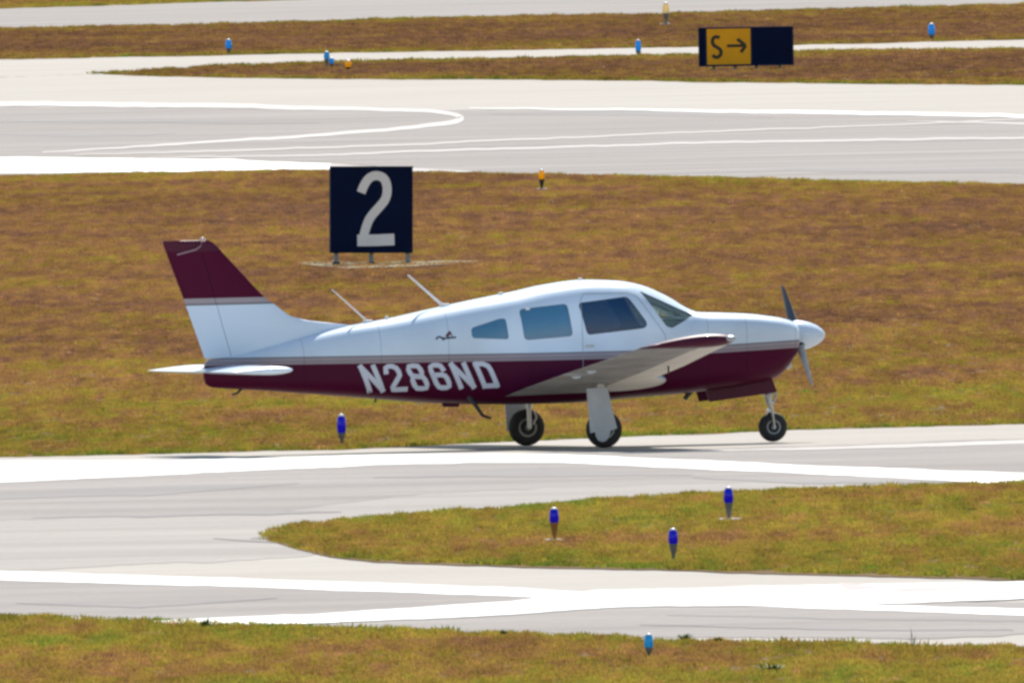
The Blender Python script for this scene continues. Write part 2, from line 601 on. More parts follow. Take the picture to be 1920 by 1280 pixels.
def grass(name, region, y0, y1, dens, hue, edge_h, size, seed, z0=0.0, vgain=1.0):
    """region(u, v) -> distance inside the turf in pixels (negative = outside)"""
    r = np.random.default_rng(seed)
    s0 = F / (CAM_D + y0)
    s1 = F / (CAM_D + y1)
    xr = 1400 / s1 + 1.0
    n = int(dens * (y1 - y0) * 2 * xr)
    x = r.uniform(-xr, xr, n)
    y = r.uniform(y0, y1, n)
    cx = G(960, 700)[0]
    x = x + cx
    u, v = px_of(x, y)
    d = region(u, v)
    keep = (d > 0.0) & (u > -420) & (u < 2340) & (v < 1330)
    x, y, u, v, d = x[keep], y[keep], u[keep], v[keep], d[keep]
    n = len(x)
    big = vnoise(x / 4.5, y / 9, seed) * 0.6 + vnoise(x / 0.9, y / 6, seed + 1) * 0.4
    fine = vnoise(x / 0.13, y / 4.5, seed + 2)
    fine2 = vnoise(x / 0.17, y / 5.5, seed + 9)
    base = hue(u, v)
    edge = np.exp(-d / 4.5)
    tint = base + (big - 0.5) * 0.6 + (fine - 0.5) * 0.42 + r.normal(0, 0.09, n) + edge * edge_h
    val = vgain * (0.82 + 0.36 * fine2) + 0.25 * (vnoise(x / 3, y / 22, seed + 4) - .5) + r.normal(0, 0.13, n)
    sc = size * (0.75 + 0.5 * r.random(n)) * (1 + 0.25 * edge) * (0.7 + 0.6 * vnoise(x / 0.4, y / 1.5, seed + 5))
    tall = r.random(n) < 0.004
    sc[tall] *= 1.5
    pale = (r.random(n) < 0.003) & (v > 250)
    val[pale] = 2.3
    tint[pale] = 0.05
    me = bpy.data.meshes.new(name)
    me.vertices.add(n)
    me.vertices.foreach_set('co', np.stack([x, y, np.full(n, z0)], 1).astype(np.float32).ravel())
    for nm, arr in (('tint', np.clip(tint, 0, 1)), ('val', np.clip(val, 0.3, 2.3)), ('sc', sc), ('rz', r.uniform(0, 6.28, n))):
        at = me.attributes.new(nm, 'FLOAT', 'POINT')
        at.data.foreach_set('value', arr.astype(np.float32))
    o = link_mesh(name, me)
    tag(o, None, None, kind='stuff')
    ng = bpy.data.node_groups.new(name, 'GeometryNodeTree')
    ng.interface.new_socket('Geometry', in_out='INPUT', socket_type='NodeSocketGeometry')
    ng.interface.new_socket('Geometry', in_out='OUTPUT', socket_type='NodeSocketGeometry')
    N = ng.nodes
    gi, go = N.new('NodeGroupInput'), N.new('NodeGroupOutput')
    ip = N.new('GeometryNodeInstanceOnPoints')
    ci = N.new('GeometryNodeCollectionInfo')
    ci.inputs['Collection'].default_value = tuft_col
    ci.inputs['Separate Children'].default_value = True
    ci.inputs['Reset Children'].default_value = True
    ip.inputs['Pick Instance'].default_value = True
    m2p = N.new('GeometryNodeMeshToPoints')
    a1 = N.new('GeometryNodeInputNamedAttribute')
    a1.data_type = 'FLOAT'
    a1.inputs['Name'].default_value = 'sc'
    a2 = N.new('GeometryNodeInputNamedAttribute')
    a2.data_type = 'FLOAT'
    a2.inputs['Name'].default_value = 'rz'
    cb = N.new('ShaderNodeCombineXYZ')
    ng.links.new(gi.outputs[0], m2p.inputs['Mesh'])
    ng.links.new(m2p.outputs[0], ip.inputs['Points'])
    ng.links.new(ci.outputs[0], ip.inputs['Instance'])
    ng.links.new(a2.outputs[0], cb.inputs['Z'])
    ng.links.new(cb.outputs[0], ip.inputs['Rotation'])
    ng.links.new(a1.outputs[0], ip.inputs['Scale'])
    ng.links.new(ip.outputs[0], go.inputs[0])
    md = o.modifiers.new('scatter', 'NODES')
    md.node_group = ng
    o['label'] = {'a': 'x'}.get(name, '') or name
    print('grass', name, n)
    return o


def reg(top, bot, ps=1.0):
    def f(u, v):
        return np.minimum(v - ev(top, u), ev(bot, u) - v)
    return f


def Y(v, u=960):
    return G(u, v)[1]


sm = lambda t: np.clip(t, 0, 1) ** 2 * (3 - 2 * np.clip(t, 0, 1))
o = grass('grass', reg(P2_bot, P3_top), Y(880, 0) - 5, Y(318) + 8, 22, lambda u, v: 0.25 + 0.30 * sm((v - 620) / 200), 0.36, 1.0, 11)
o['label'] = 'wide field of dry brown and olive grass behind the taxiing aircraft'
o = grass('grass', lambda u, v: np.where(u < 500, -1, np.minimum(v - ev(I_top, u), ev(I_bot, u) - v)), Y(1112, 1920) - 5, Y(895, 1920) + 5, 30,
          lambda u, v: 0.54 + 0 * u, 0.22, 1.05, 23, 0.010)
o['label'] = 'tapering island of yellow green grass between the two near taxiways'
o = grass('grass', lambda u, v: v - ev(P3_bot, u), Y(1335) - 3, Y(1150, 0) + 5, 30, lambda u, v: 0.55 + 0 * u, 0.30, 1.1, 37)
o['label'] = 'strip of yellow green grass along the bottom edge of the view'
o = grass('grass', reg(S_bot, P2_top), Y(170, 1920) - 5, Y(80, 1920) + 5, 6, lambda u, v: 0.14 + 0 * u, 0.6, 1.5, 41, 0.0, 0.84)
o['label'] = 'thin wedge of brown grass under the yellow and dark sign'
o = grass('grass', reg(P1_bot, S_top), Y(128, 0) - 5, Y(5, 1920) + 5, 6, lambda u, v: 0.18 + 0 * u, 0.45, 1.5, 53, 0.0, 0.84)
o['label'] = 'long strip of brown grass between the far runway and the pale road'
o = grass('grass', lambda u, v: ev(P1_top, u) - v, Y(30, 0) - 5, Y(-8, 300) + 10, 6, lambda u, v: 0.40 + 0 * u, 0.3, 1.5, 67)
o['label'] = 'sliver of grass beyond the far runway at the top left corner'

# ------------------------------------------------------------------ aircraft
THETA = math.radians(15.6)
plane = thing('propeller_airplane', 'white and maroon single engine low wing airplane taxiing on the pavement, marked N286ND', 'airplane', (0, 0, 0.012))
plane.rotation_euler = (0, 0, THETA)


def fus_paint(name, lo_off=0.092):
    """white over maroon with a two tone grey cheat line between; local x forward, z up"""
    m = bpy.data.materials.new(name)
    m.use_nodes = True
    nt = m.node_tree
    b = nt.nodes['Principled BSDF']
    b.inputs['Roughness'].default_value = 0.42
    b.inputs['Specular IOR Level'].default_value = 0.1
    b.inputs['Coat Weight'].default_value = 0.06
    b.inputs['Coat Roughness'].default_value = 0.1
    tc = nt.nodes.new('ShaderNodeTexCoord')
    sp = nt.nodes.new('ShaderNodeSeparateXYZ')
    nt.links.new(tc.outputs['Object'], sp.inputs[0])

    def M(op, a, bb=None, c=None):
        n = nt.nodes.new('ShaderNodeMath')
        n.operation = op
        for i, v in enumerate((a, bb, c)):
            if v is None:
                continue
            if isinstance(v, (int, float)):
                n.inputs[i].default_value = v
            else:
                nt.links.new(v, n.inputs[i])
        return n.outputs[0]
    X, Z = sp.outputs[0], sp.outputs[2]
    rise = M('MULTIPLY', M('MAXIMUM', M('SUBTRACT', X, 0.6), 0.0), 0.036)
    back = M('MULTIPLY', M('MAXIMUM', M('SUBTRACT', -0.4, X), 0.0), 0.006)
    zb = M('SUBTRACT', M('SUBTRACT', Z, rise), back)          # boundary at 1.06
    rel = M('MULTIPLY_ADD', M('SUBTRACT', zb, 0.90), 5.0, 0.0)  # 0.9..1.1 -> 0..1
    r = nt.nodes.new('ShaderNodeValToRGB')
    r.color_ramp.interpolation = 'CONSTANT'
    e = r.color_ramp.elements
    e[0].position, e[0].color = 0.0, (0.074, 0.003, 0.026, 1)
    e[1].position, e[1].color = 0.36, (0.34, 0.27, 0.30, 1)
    for p, c in ((0.50, (0.25, 0.22, 0.25)), (0.56, (0.36, 0.31, 0.34)), (0.72, (0.17, 0.16, 0.19)), (0.79, (0.63, 0.735, 0.875))):
        r.color_ramp.elements.new(p).color = (*c, 1)
    nt.links.new(rel, r.inputs[0])
    n = nt.nodes.new('ShaderNodeTexNoise')
    n.inputs['Scale'].default_value = 2.2
    n.inputs['Detail'].default_value = 7
    nt.links.new(tc.outputs['Object'], n.inputs['Vector'])
    mr = nt.nodes.new('ShaderNodeMapRange')
    mr.inputs['From Min'].default_value, mr.inputs['From Max'].default_value = 0.3, 0.7
    mr.inputs['To Min'].default_value, mr.inputs['To Max'].default_value = 0.90, 1.03
    nt.links.new(n.outputs[0], mr.inputs['Value'])
    # panel seams
    seams = None
    for sx in (-3.05, -2.2, -1.45, 1.52, 1.98, 2.58):
        d = M('ABSOLUTE', M('SUBTRACT', X, sx))
        s = M('LESS_THAN', d, 0.004)
        seams = s if seams is None else M('MAXIMUM', seams, s)
    dark = M('SUBTRACT', 1.0, M('MULTIPLY', seams, 0.35))
    f = M('MULTIPLY', mr.outputs[0], dark)
    mx = nt.nodes.new('ShaderNodeVectorMath')
    mx.operation = 'SCALE'
    nt.links.new(r.outputs[0], mx.inputs[0])
    nt.links.new(f, mx.inputs['Scale'])
    nt.links.new(mx.outputs[0], b.inputs['Base Color'])
    wm = M('GREATER_THAN', zb, 1.058)
    nt.links.new(M('MULTIPLY_ADD', wm, 0.80, 0.0), b.inputs['Coat Weight'])
    b.inputs['Coat Roughness'].default_value = 0.2
    return m


def fin_paint():
    m = bpy.data.materials.new('fin_paint')
    m.use_nodes = True
    nt = m.node_tree
    b = nt.nodes['Principled BSDF']
    b.inputs['Roughness'].default_value = 0.42
    b.inputs['Specular IOR Level'].default_value = 0.1
    b.inputs['Coat Weight'].default_value = 0.0
    tc = nt.nodes.new('ShaderNodeTexCoord')
    sp = nt.nodes.new('ShaderNodeSeparateXYZ')
    nt.links.new(tc.outputs['Object'], sp.inputs[0])
    mr = nt.nodes.new('ShaderNodeMapRange')
    mr.inputs['From Min'].default_value, mr.inputs['From Max'].default_value = 1.6, 1.8
    nt.links.new(sp.outputs[2], mr.inputs['Value'])
    r = nt.nodes.new('ShaderNodeValToRGB')
    r.color_ramp.interpolation = 'CONSTANT'
    e = r.color_ramp.elements
    e[0].position, e[0].color = 0.0, (0.63, 0.735, 0.875, 1)
    e[1].position, e[1].color = 0.72, (0.074, 0.003, 0.026, 1)
    for p, c in ((0.33, (0.19, 0.18, 0.20)), (0.44, (0.36, 0.31, 0.34))):
        r.color_ramp.elements.new(p).color = (*c, 1)
    nt.links.new(mr.outputs[0], r.inputs[0])
    nt.links.new(r.outputs[0], b.inputs['Base Color'])
    return m


M_fus = fus_paint('airframe_paint')
M_fin = fin_paint()
M_white = mat('white_paint', (0.63, 0.735, 0.875), 0.32, var=0.06, vscale=3, coat=0.3)
M_maroon = mat('maroon_paint', (0.074, 0.003, 0.026), 0.4, var=0.15, vscale=4, coat=0.05, spec=0.25)
M_under = mat('shaded_grey_underside', (0.40, 0.385, 0.36), 0.6, var=0.35, vscale=2.5, coat=0.0)  # white paint greyed: shade under the wing is put into the colour
M_cream = mat('cream_bounce_edge', (0.80, 0.76, 0.68), 0.5, var=0.12, vscale=3)  # front of the underside lightened with painted-in ground bounce
M_door = mat('grey_blue_door_paint', (0.52, 0.57, 0.67), 0.5, var=0.1, vscale=5)
M_int = mat('cabin_trim', (0.10, 0.11, 0.13), 0.9, var=0.2)
M_seat = mat('seat_fabric', (0.14, 0.12, 0.11), 0.95, var=0.3)
M_black = mat('black_plastic', (0.015, 0.016, 0.02), 0.5, var=0.2)
M_tyre = mat('tyre_rubber', (0.018, 0.019, 0.022), 0.75, var=0.3, vscale=20)
M_rim = mat('grey_wheel_metal', (0.30, 0.31, 0.33), 0.45, 0.5, var=0.2, vscale=12)
M_metal = mat('bare_metal', (0.45, 0.46, 0.48), 0.35, 0.8, var=0.15, vscale=12)
M_dkmetal = mat('dark_metal', (0.05, 0.055, 0.065), 0.5, 0.4, var=0.2, vscale=15)
M_blade = mat('propeller_black', (0.05, 0.055, 0.07), 0.4, 0.2, var=0.15)
M_blade2 = mat('glare_grey_blade', (0.60, 0.60, 0.58), 0.5, 0.0, var=0.2)  # lower blade paled to stand in for sun glare and spin blur
M_letter = mat('letter_white', (0.62, 0.635, 0.74), 0.5, var=0.05)


def glass_mat(name, col, a, rough=0.04, tc_=(0.45, 0.62, 0.8)):
    m = bpy.data.materials.new(name)
    m.use_nodes = True
    nt = m.node_tree
    b = nt.nodes['Principled BSDF']
    b.inputs['Base Color'].default_value = (*col, 1)
    b.inputs['Roughness'].default_value = rough
    b.inputs['IOR'].default_value = 1.8
    tr = nt.nodes.new('ShaderNodeBsdfTransparent')
    tr.inputs[0].default_value = (*tc_, 1)
    n = nt.nodes.new('ShaderNodeTexNoise')
    n.inputs['Scale'].default_value = 4
    mr = nt.nodes.new('ShaderNodeMapRange')
    mr.inputs['To Min'].default_value, mr.inputs['To Max'].default_value = a - 0.06, a + 0.06
    nt.links.new(n.outputs[0], mr.inputs['Value'])
    ms = nt.nodes.new('ShaderNodeMixShader')
    nt.links.new(mr.outputs[0], ms.inputs[0])
    nt.links.new(tr.outputs[0], ms.inputs[1])
    nt.links.new(b.outputs[0], ms.inputs[2])
    nt.links.new(ms.outputs[0], nt.nodes['Material Output'].inputs['Surface'])
    return m


M_glass = glass_mat('tinted_cabin_glass', (0.06, 0.23, 0.42), 0.76)
M_fglass = glass_mat('dark_front_glass', (0.005, 0.07, 0.21), 0.50, tc_=(0.3, 0.5, 0.85))
M_wglass = glass_mat('windshield_glass', (0.50, 0.68, 0.70), 0.20, tc_=(0.80, 0.92, 0.92))  # pale teal base paints the sky reflection into the glass

# fuselage stations: x, z top, z bottom, half width, z of widest, top exponent, bottom exponent
ST = [(-4.15, 0.96, 0.86, 0.02, 0.91, 2, 2),
      (-4.135, 1.04, 0.8, 0.045, 0.93, 2, 2.2),
      (-4.06, 1.07, 0.755, 0.065, 0.93, 2, 2.4),
      (-3.9, 1.085, 0.738, 0.09, 0.93, 2.14, 2.6),
      (-3.57, 1.15, 0.715, 0.14, 0.93, 2.272, 2.8),
      (-3.08, 1.267, 0.67, 0.215, 0.94, 2.468, 3),
      (-2.59, 1.38, 0.625, 0.3, 0.95, 2.705, 3.2),
      (-1.97, 1.478, 0.563, 0.4, 0.98, 3.009, 3.6),
      (-1.42, 1.584, 0.515, 0.475, 1.02, 3.174, 4),
      (-0.988, 1.662, 0.497, 0.53, 1.05, 3.302, 4),
      (-0.557, 1.735, 0.488, 0.56, 1.07, 3.389, 4),
      (-0.19, 1.806, 0.487, 0.575, 1.08, 3.462, 4),
      (0.243, 1.85, 0.495, 0.585, 1.08, 3.5, 4),
      (0.612, 1.832, 0.52, 0.585, 1.08, 3.5, 4),
      (0.858, 1.785, 0.535, 0.58, 1.08, 2.9, 4),
      (1.166, 1.655, 0.552, 0.57, 1.1, 2.5, 4),
      (1.34, 1.545, 0.562, 0.56, 1.11, 2.5, 4),
      (1.474, 1.468, 0.575, 0.55, 1.12, 4.139, 3.8),
      (1.75, 1.452, 0.598, 0.525, 1.13, 4.15, 3.6),
      (2.09, 1.432, 0.64, 0.49, 1.13, 4.082, 3.4),
      (2.3, 1.405, 0.675, 0.46, 1.14, 4.04, 3.2),
      (2.43, 1.385, 0.725, 0.43, 1.14, 4.014, 3),
      (2.54, 1.36, 0.82, 0.39, 1.15, 3.75, 2.8),
      (2.62, 1.33, 0.93, 0.34, 1.16, 3.25, 2.6),
      (2.655, 1.295, 1.01, 0.28, 1.16, 3.031, 2.4)]
SX = [s[0] for s in ST]


def fp(x):
    return [float(pchip(SX, [s[k] for s in ST], x)) for k in range(1, 7)]


def fus_y(x, z):
    zt, zb, w, zm, nt_, nb_ = fp(x)
    if z >= zm:
        t = min(1.0, (z - zm) / (zt - zm))
        return w * max(0.0, 1 - t ** nt_) ** (1 / nt_)
    t = min(1.0, (zm - z) / (zm - zb))
    return w * max(0.0, 1 - t ** nb_) ** (1 / nb_)


def fus_ring(x, off=0.0, n=72, zb_off=None):
    zt, zb, w, zm, nt_, nb_ = fp(x)
    w -= off
    zt -= off
    zb += off if zb_off is None else zb_off
    out = []
    for i in range(n):
        a = 2 * math.pi * (i + 0.5) / n
        c, s = math.cos(a), math.sin(a)
        e = nt_ if s >= 0 else nb_
        y = w * math.copysign(abs(c) ** (2 / e), c)
        z = zm + (zt - zm if s >= 0 else zm - zb) * math.copysign(abs(s) ** (2 / e), s)
        out.append((x, y, z))
    return out


xs = sorted(set(SX + [round(v, 3) for v in np.linspace(-4.1, 2.6, 90)]))
xs2 = [xs[0]]
for v in xs[1:]:
    if v - xs2[-1] > 0.012:
        xs2.append(v)
def rounded(pts, r=0.03, n=5):
    """round the corners of an outline"""
    out = []
    N = len(pts)
    for i in range(N):
        p0, p, p1 = Vector(pts[i - 1]), Vector(pts[i]), Vector(pts[(i + 1) % N])
        a, b = (p0 - p), (p1 - p)
        ra = min(r, a.length * 0.4)
        rb = min(r, b.length * 0.4)
        s, e = p + a.normalized() * ra, p + b.normalized() * rb
        for k in range(n + 1):
            t = k / n
            q = s * (1 - t) ** 2 + p * 2 * t * (1 - t) + e * t * t
            out.append((q.x, q.y))
    return out


def side_px(pts, yl):
    """photograph pixels of points on the near side at local y = yl -> local (x, z)"""
    out = []
    for u, v in pts:
        x = (u - 1060.5 + 45.4 * yl) / 162.5
        z = (839.5 - v - 0.021 * (u - 1060.5) - 2.19 * (x * 0.269 + yl * 0.963)) / 168.7
        out.append((x, z))
    return out


W1 = rounded(side_px([(886, 617), (940, 599), (950, 599.5), (954, 638), (887, 636)], -.44), 0.035)
W2 = rounded(side_px([(977, 582), (1066, 571), (1074, 632), (984, 640)], -.47), 0.05)
W3 = rounded(side_px([(1087, 570), (1181, 557.5), (1215, 608), (1210, 617), (1101, 630)], -.48), 0.045)
WS = rounded(side_px([(1202, 547), (1302, 592), (1256, 617), (1245, 613)], -.36), 0.02)


def inside(x, z, o):
    r = False
    n = len(o)
    for i in range(n):
        (x0, z0), (x1, z1) = o[i - 1], o[i]
        if (z0 > z) != (z1 > z) and x < (x1 - x0) * (z - z0) / (z1 - z0) + x0:
            r = not r
    return r


def cut_openings(bm, outlines, keep_centre=0.0, invert=False):
    """open the skin along outlines given in side view (the openings pass through both flanks)"""
    for o in outlines:
        x0, x1 = min(p[0] for p in o) - .002, max(p[0] for p in o) + .002
        z0, z1 = min(p[1] for p in o) - .002, max(p[1] for p in o) + .002

        def hit(f):
            return (min(v.co.x for v in f.verts) < x1 and max(v.co.x for v in f.verts) > x0
                    and min(v.co.z for v in f.verts) < z1 and max(v.co.z for v in f.verts) > z0)
        for i in range(len(o)):
            p, q = Vector(o[i - 1]), Vector(o[i])
            if (q - p).length < 1e-5:
                continue
            dd = q - p
            fs = [f for f in bm.faces if hit(f)]
            es = list({e for f in fs for e in f.edges})
            vs = list({v for f in fs for v in f.verts})
            bmesh.ops.bisect_plane(bm, geom=vs + es + fs, dist=1e-6, plane_co=(p.x, 0, p.y), plane_no=(-dd.y, 0, dd.x))
        if keep_centre:
            for yc in (-keep_centre, keep_centre):
                fs = [f for f in bm.faces if hit(f)]
                es = list({e for f in fs for e in f.edges})
                vs = list({v for f in fs for v in f.verts})
                bmesh.ops.bisect_plane(bm, geom=vs + es + fs, dist=1e-6, plane_co=(0, yc, 0), plane_no=(0, 1, 0))
        kill = []
        for f in bm.faces:
            c = f.calc_center_median()
            t = inside(c.x, c.z, o) and abs(c.y) > keep_centre
            if t != invert:
                kill.append(f)
        bmesh.ops.delete(bm, geom=kill, context='FACES')


OPEN = (W1, W2, W3, WS)
bm = bmesh.new()
loft(bm, [fus_ring(x) for x in xs2])
bmesh.ops.recalc_face_normals(bm, faces=bm.faces[:])
cut_openings(bm, OPEN)
fus = obj('fuselage', bm, [M_fus], plane, smooth=True, angle=35)
bm = bmesh.new()
loft(bm, [fus_ring(x, 0.028, 72, 0.07) for x in np.linspace(-1.25, 1.44, 40)])
cut_openings(bm, OPEN)
obj('cabin_lining', bm, M_int, fus, smooth=True, angle=35)
M_seal = mat('window_seal', (0.20, 0.22, 0.25), 0.7)
for side in (-1, 1):
    for o_ in OPEN:
        bm = bmesh.new()
        n_ = len(o_)
        vo = [bm.verts.new((x, side * (fus_y(x, z) - 0.001), z)) for x, z in o_]
        vi = [bm.verts.new((x, side * (fus_y(x, z) - 0.034), z)) for x, z in o_]
        for i in range(n_):
            j = (i + 1) % n_
            bm.faces.new((vo[i], vo[j], vi[j], vi[i]))
        obj('window_frame', bm, M_seal, fus, smooth=True)


def skin_patch(name, outline, off, material, parent, side=-1, step=0.05, two=False, smooth=True):
    """a sheet lying on the fuselage skin inside an (x, z) outline"""
    bm = bmesh.new()
    vs = [bm.verts.new((x, 0, z)) for x, z in outline]
    bm.faces.new(vs)
    x0, x1 = min(p[0] for p in outline), max(p[0] for p in outline)
    z0, z1 = min(p[1] for p in outline), max(p[1] for p in outline)
    for k in range(1, int((x1 - x0) / step) + 1):
        bmesh.ops.bisect_plane(bm, geom=bm.verts[:] + bm.edges[:] + bm.faces[:], plane_co=(x0 + k * step, 0, 0), plane_no=(1, 0, 0))
    for k in range(1, int((z1 - z0) / step) + 1):
        bmesh.ops.bisect_plane(bm, geom=bm.verts[:] + bm.edges[:] + bm.faces[:], plane_co=(0, 0, z0 + k * step), plane_no=(0, 0, 1))
    bmesh.ops.triangulate(bm, faces=bm.faces[:])
    for v in bm.verts:
        v.co.y = side * (fus_y(v.co.x, v.co.z) + off)
    return obj(name, bm, material, parent, smooth=smooth)


def grow(outline, d):
    c = Vector((sum(p[0] for p in outline) / len(outline), sum(p[1] for p in outline) / len(outline)))
    out = []
    for p in outline:
        v = Vector(p) - c
        q = c + v * ((v.length + d) / v.length)
        out.append((q.x, q.y))
    return out


for side in (-1, 1):
    for nm, w, gm in (('side_window', W1, M_glass), ('side_window', W2, M_glass), ('side_window', W3, M_fglass)):
        skin_patch(nm, grow(w, 0.004), -0.010, gm, fus, side)
    skin_patch('windshield', grow(WS, 0.004), -0.010, M_wglass, fus, side, step=0.04)

# cabin contents
bm = bmesh.new()
add_box(bm, (1.13, 0, 1.13), (0.10, 0.98, 0.42), bevel=0.03)
add_box(bm, (1.22, 0, 1.345), (0.26, 0.86, 0.03), bevel=0.01)
obj('instrument_panel', bm, M_black, fus)
M_tlc = mat('translucent_white_visor', (0.90, 0.88, 0.84), 0.6, var=0.03)
_n = M_tlc.node_tree
_t = _n.nodes.new('ShaderNodeBsdfTranslucent')
_t.inputs[0].default_value = (0.95, 0.93, 0.88, 1)
_m = _n.nodes.new('ShaderNodeMixShader')
_m.inputs[0].default_value = 0.7
_n.links.new(_n.nodes['Principled BSDF'].outputs[0], _m.inputs[1])
_n.links.new(_t.outputs[0], _m.inputs[2])
_n.links.new(_m.outputs[0], _n.nodes['Material Output'].inputs['Surface'])
bm = bmesh.new()
add_box(bm, (1.115, 0.36, 1.500), (0.20, 0.02, 0.075), Matrix.Rotation(0.15, 3, 'Y'), bevel=0.008)
add_box(bm, (0.985, 0.30, 1.63), (0.09, 0.02, 0.05), Matrix.Rotation(0.7, 3, 'Y'), bevel=0.006)
obj('sun_visor', bm, M_tlc, fus)
bm = bmesh.new()
add_box(bm, (1.27, 0, 1.405), (0.24, 0.80, 0.02), Matrix.Rotation(0.1, 3, 'Y'), bevel=0.006)
add_box(bm, (1.29, 0.34, 1.455), (0.17, 0.016, 0.045), Matrix.Rotation(0.28, 3, 'Y'), bevel=0.005)
obj('glare_shield', bm, M_tlc, fus)
for yy in (-0.26, 0.26):
    bm = bmesh.new()
    add_box(bm, (0.30, yy, 0.80), (0.50, 0.42, 0.12), bevel=0.03)
    add_box(bm, (0.04, yy, 1.12), (0.10, 0.42, 0.62), Matrix.Rotation(-0.14, 3, 'Y'), bevel=0.04)
    add_box(bm, (-0.02, yy, 1.49), (0.07, 0.22, 0.12), bevel=0.03)
    obj('seat', bm, M_seat, fus)
bm = bmesh.new()
add_box(bm, (-0.62, 0, 0.80), (0.50, 0.94, 0.12), bevel=0.03)
add_box(bm, (-0.90, 0, 1.08), (0.10, 0.94, 0.52), Matrix.Rotation(-0.14, 3, 'Y'), bevel=0.04)
obj('seat', bm, M_seat, fus)


# door seams and handle on the near side
def strip_outline(pts, w):
    pts = [Vector(p) for p in pts]
    l, r = [], []
    for i, p in enumerate(pts):
        a, b = pts[max(0, i - 1)], pts[min(len(pts) - 1, i + 1)]
        d = (b - a).normalized()
        n = Vector((-d.y, d.x))
        l.append(tuple(p + n * w / 2))
        r.append(tuple(p - n * w / 2))
    return l, r


def strip(bm, pts, w, off, side=-1, step=0.04):
    dense = [Vector(pts[0])]
    for a, b in zip(pts[:-1], pts[1:]):
        a, b = Vector(a), Vector(b)
        k = max(1, int((b - a).length / step))
        for i in range(1, k + 1):
            dense.append(a.lerp(b, i / k))
    l, r = strip_outline(dense, w)
    pv = None
    for p, q in zip(l, r):
        a = bm.verts.new((p[0], side * (fus_y(*p) + off), p[1]))
        b = bm.verts.new((q[0], side * (fus_y(*q) + off), q[1]))
        if pv:
            bm.faces.new((pv[0], a, b, pv[1]))
        pv = (a, b)


M_seam = mat('seam_shadow', (0.30, 0.32, 0.36), 0.7)
bm = bmesh.new()
door = [(0.06, 0.80), (0.06, 1.62), (0.10, 1.70), (0.62, 1.70), (0.72, 1.66), (1.02, 1.22), (1.03, 0.84), (0.98, 0.79), (0.06, 0.79)]
strip(bm, door, 0.007, 0.0022)
dr = obj('door', bm, M_seam, fus)
bm = bmesh.new()
add_box(bm, (0.14, -(fus_y(0.14, 1.12) + 0.008), 1.12), (0.10, 0.016, 0.025), bevel=0.005)
obj('handle', bm, M_metal, dr)

# registration: stroke letters leaning back, painted on both sides
GL = {
    'N': [[(0.0, 0), (0.0, 1)], [(0.0, 1), (1, 0)], [(1, 0), (1, 1)]],
    '2': [[(0.0, .76), (.10, .94), (.32, 1), (.68, 1), (.92, .92), (1, .76), (.95, .6), (.05, .1), (0.02, 0), (1, 0)]],
    '8': [[(.5, .53), (.12, .57), (.03, .7), (.03, .84), (.15, .98), (.5, 1), (.85, .98), (.97, .84), (.97, .7), (.88, .57), (.5, .53)],
          [(.5, .53), (.1, .5), (0, .36), (0, .16), (.12, .02), (.5, 0), (.88, .02), (1, .16), (1, .36), (.9, .5), (.5, .53)]],
    '6': [[(.97, .80), (.90, .96), (.68, 1), (.32, 1), (.08, .94), (0, .78), (0, .2), (.1, .04), (.32, 0), (.70, 0), (.93, .05), (1, .2), (1, .4), (.92, .52), (.7, .57), (.1, .56)]],
    'D': [[(0, 0), (0, 1)], [(0, 1), (.62, 1), (.92, .90), (1, .72), (1, .0)], [(1, 0), (0, 0)]],
}


def letters(bm, text, xs_, zbase, ztop, w, sw, side):
    k = 0
    for ch, x0 in zip(text, xs_):
        for st in GL[ch]:
            pts = []
            for a, b in st:
                frac = b
                zb_ = zbase(x0 + a * w)
                h = ztop(x0 + a * w) - zb_
                z = zb_ + sw / 2 + (h - sw) * b
                x = x0 + sw / 2 + (w - sw) * a + (1 - frac) * 0.105
                pts.append((x, z))
            if side > 0:     # far side reads the right way round too, mirrored in place
                mid = (xs_[0] + xs_[-1] + w) / 2
                pts = [(2 * mid - x, z) for x, z in pts]
            # square the stroke ends a little
            a, b = Vector(pts[0]), Vector(pts[1])
            pts[0] = tuple(a + (a - b).normalized() * sw / 2.2)
            a, b = Vector(pts[-1]), Vector(pts[-2])
            pts[-1] = tuple(a + (a - b).normalized() * sw / 2.2)
            strip(bm, pts, sw, 0.003 + 0.0004 * k, side, step=0.03)
            k += 1


x_left = [(u - 1060.5 - 45.4 * 0.42) / 162.5 for u in (680, 721, 762, 802, 843, 886)]
for side in (-1, 1):
    bm = bmesh.new()
    letters(bm, 'N286ND', x_left, lambda x: 0.655 + (x + 2.4) * 0.019, lambda x: 0.972 + (x + 2.4) * 0.004, 0.193, 0.053, side)
    obj('registration_number', bm, M_letter, fus)

# small emblem behind the rear window
M_emb = mat('emblem_ink', (0.03, 0.05, 0.10), 0.5)
M_emb2 = mat('emblem_maroon', (0.12, 0.03, 0.05), 0.5)
ec = side_px([(820, 600)], -.42)[0]


def E(zx, zy):
    return (ec[0] + zx / 16 / 162.5 - 40 / 162.5 + 0.0, ec[1] - (zy / 16) / 168.7)


for side in (-1, 1):
    bm = bmesh.new()
    strip(bm, [E(660, 620), E(690, 560), E(760, 535), E(830, 570), E(900, 590), E(1050, 575), E(1240, 560)], 0.020, 0.003, side, 0.01)
    strip(bm, [E(840, 560), E(880, 640)], 0.026, 0.0036, side, 0.01)
    em = obj('emblem', bm, M_emb, fus)
    bm = bmesh.new()
    strip(bm, [E(960, 540), E(1060, 420), E(1090, 400)], 0.034, 0.0042, side, 0.01)
    strip(bm, [E(1090, 420), E(1120, 530)], 0.012, 0.0046, side, 0.01)
    obj('emblem_wing', bm, M_emb2, em)

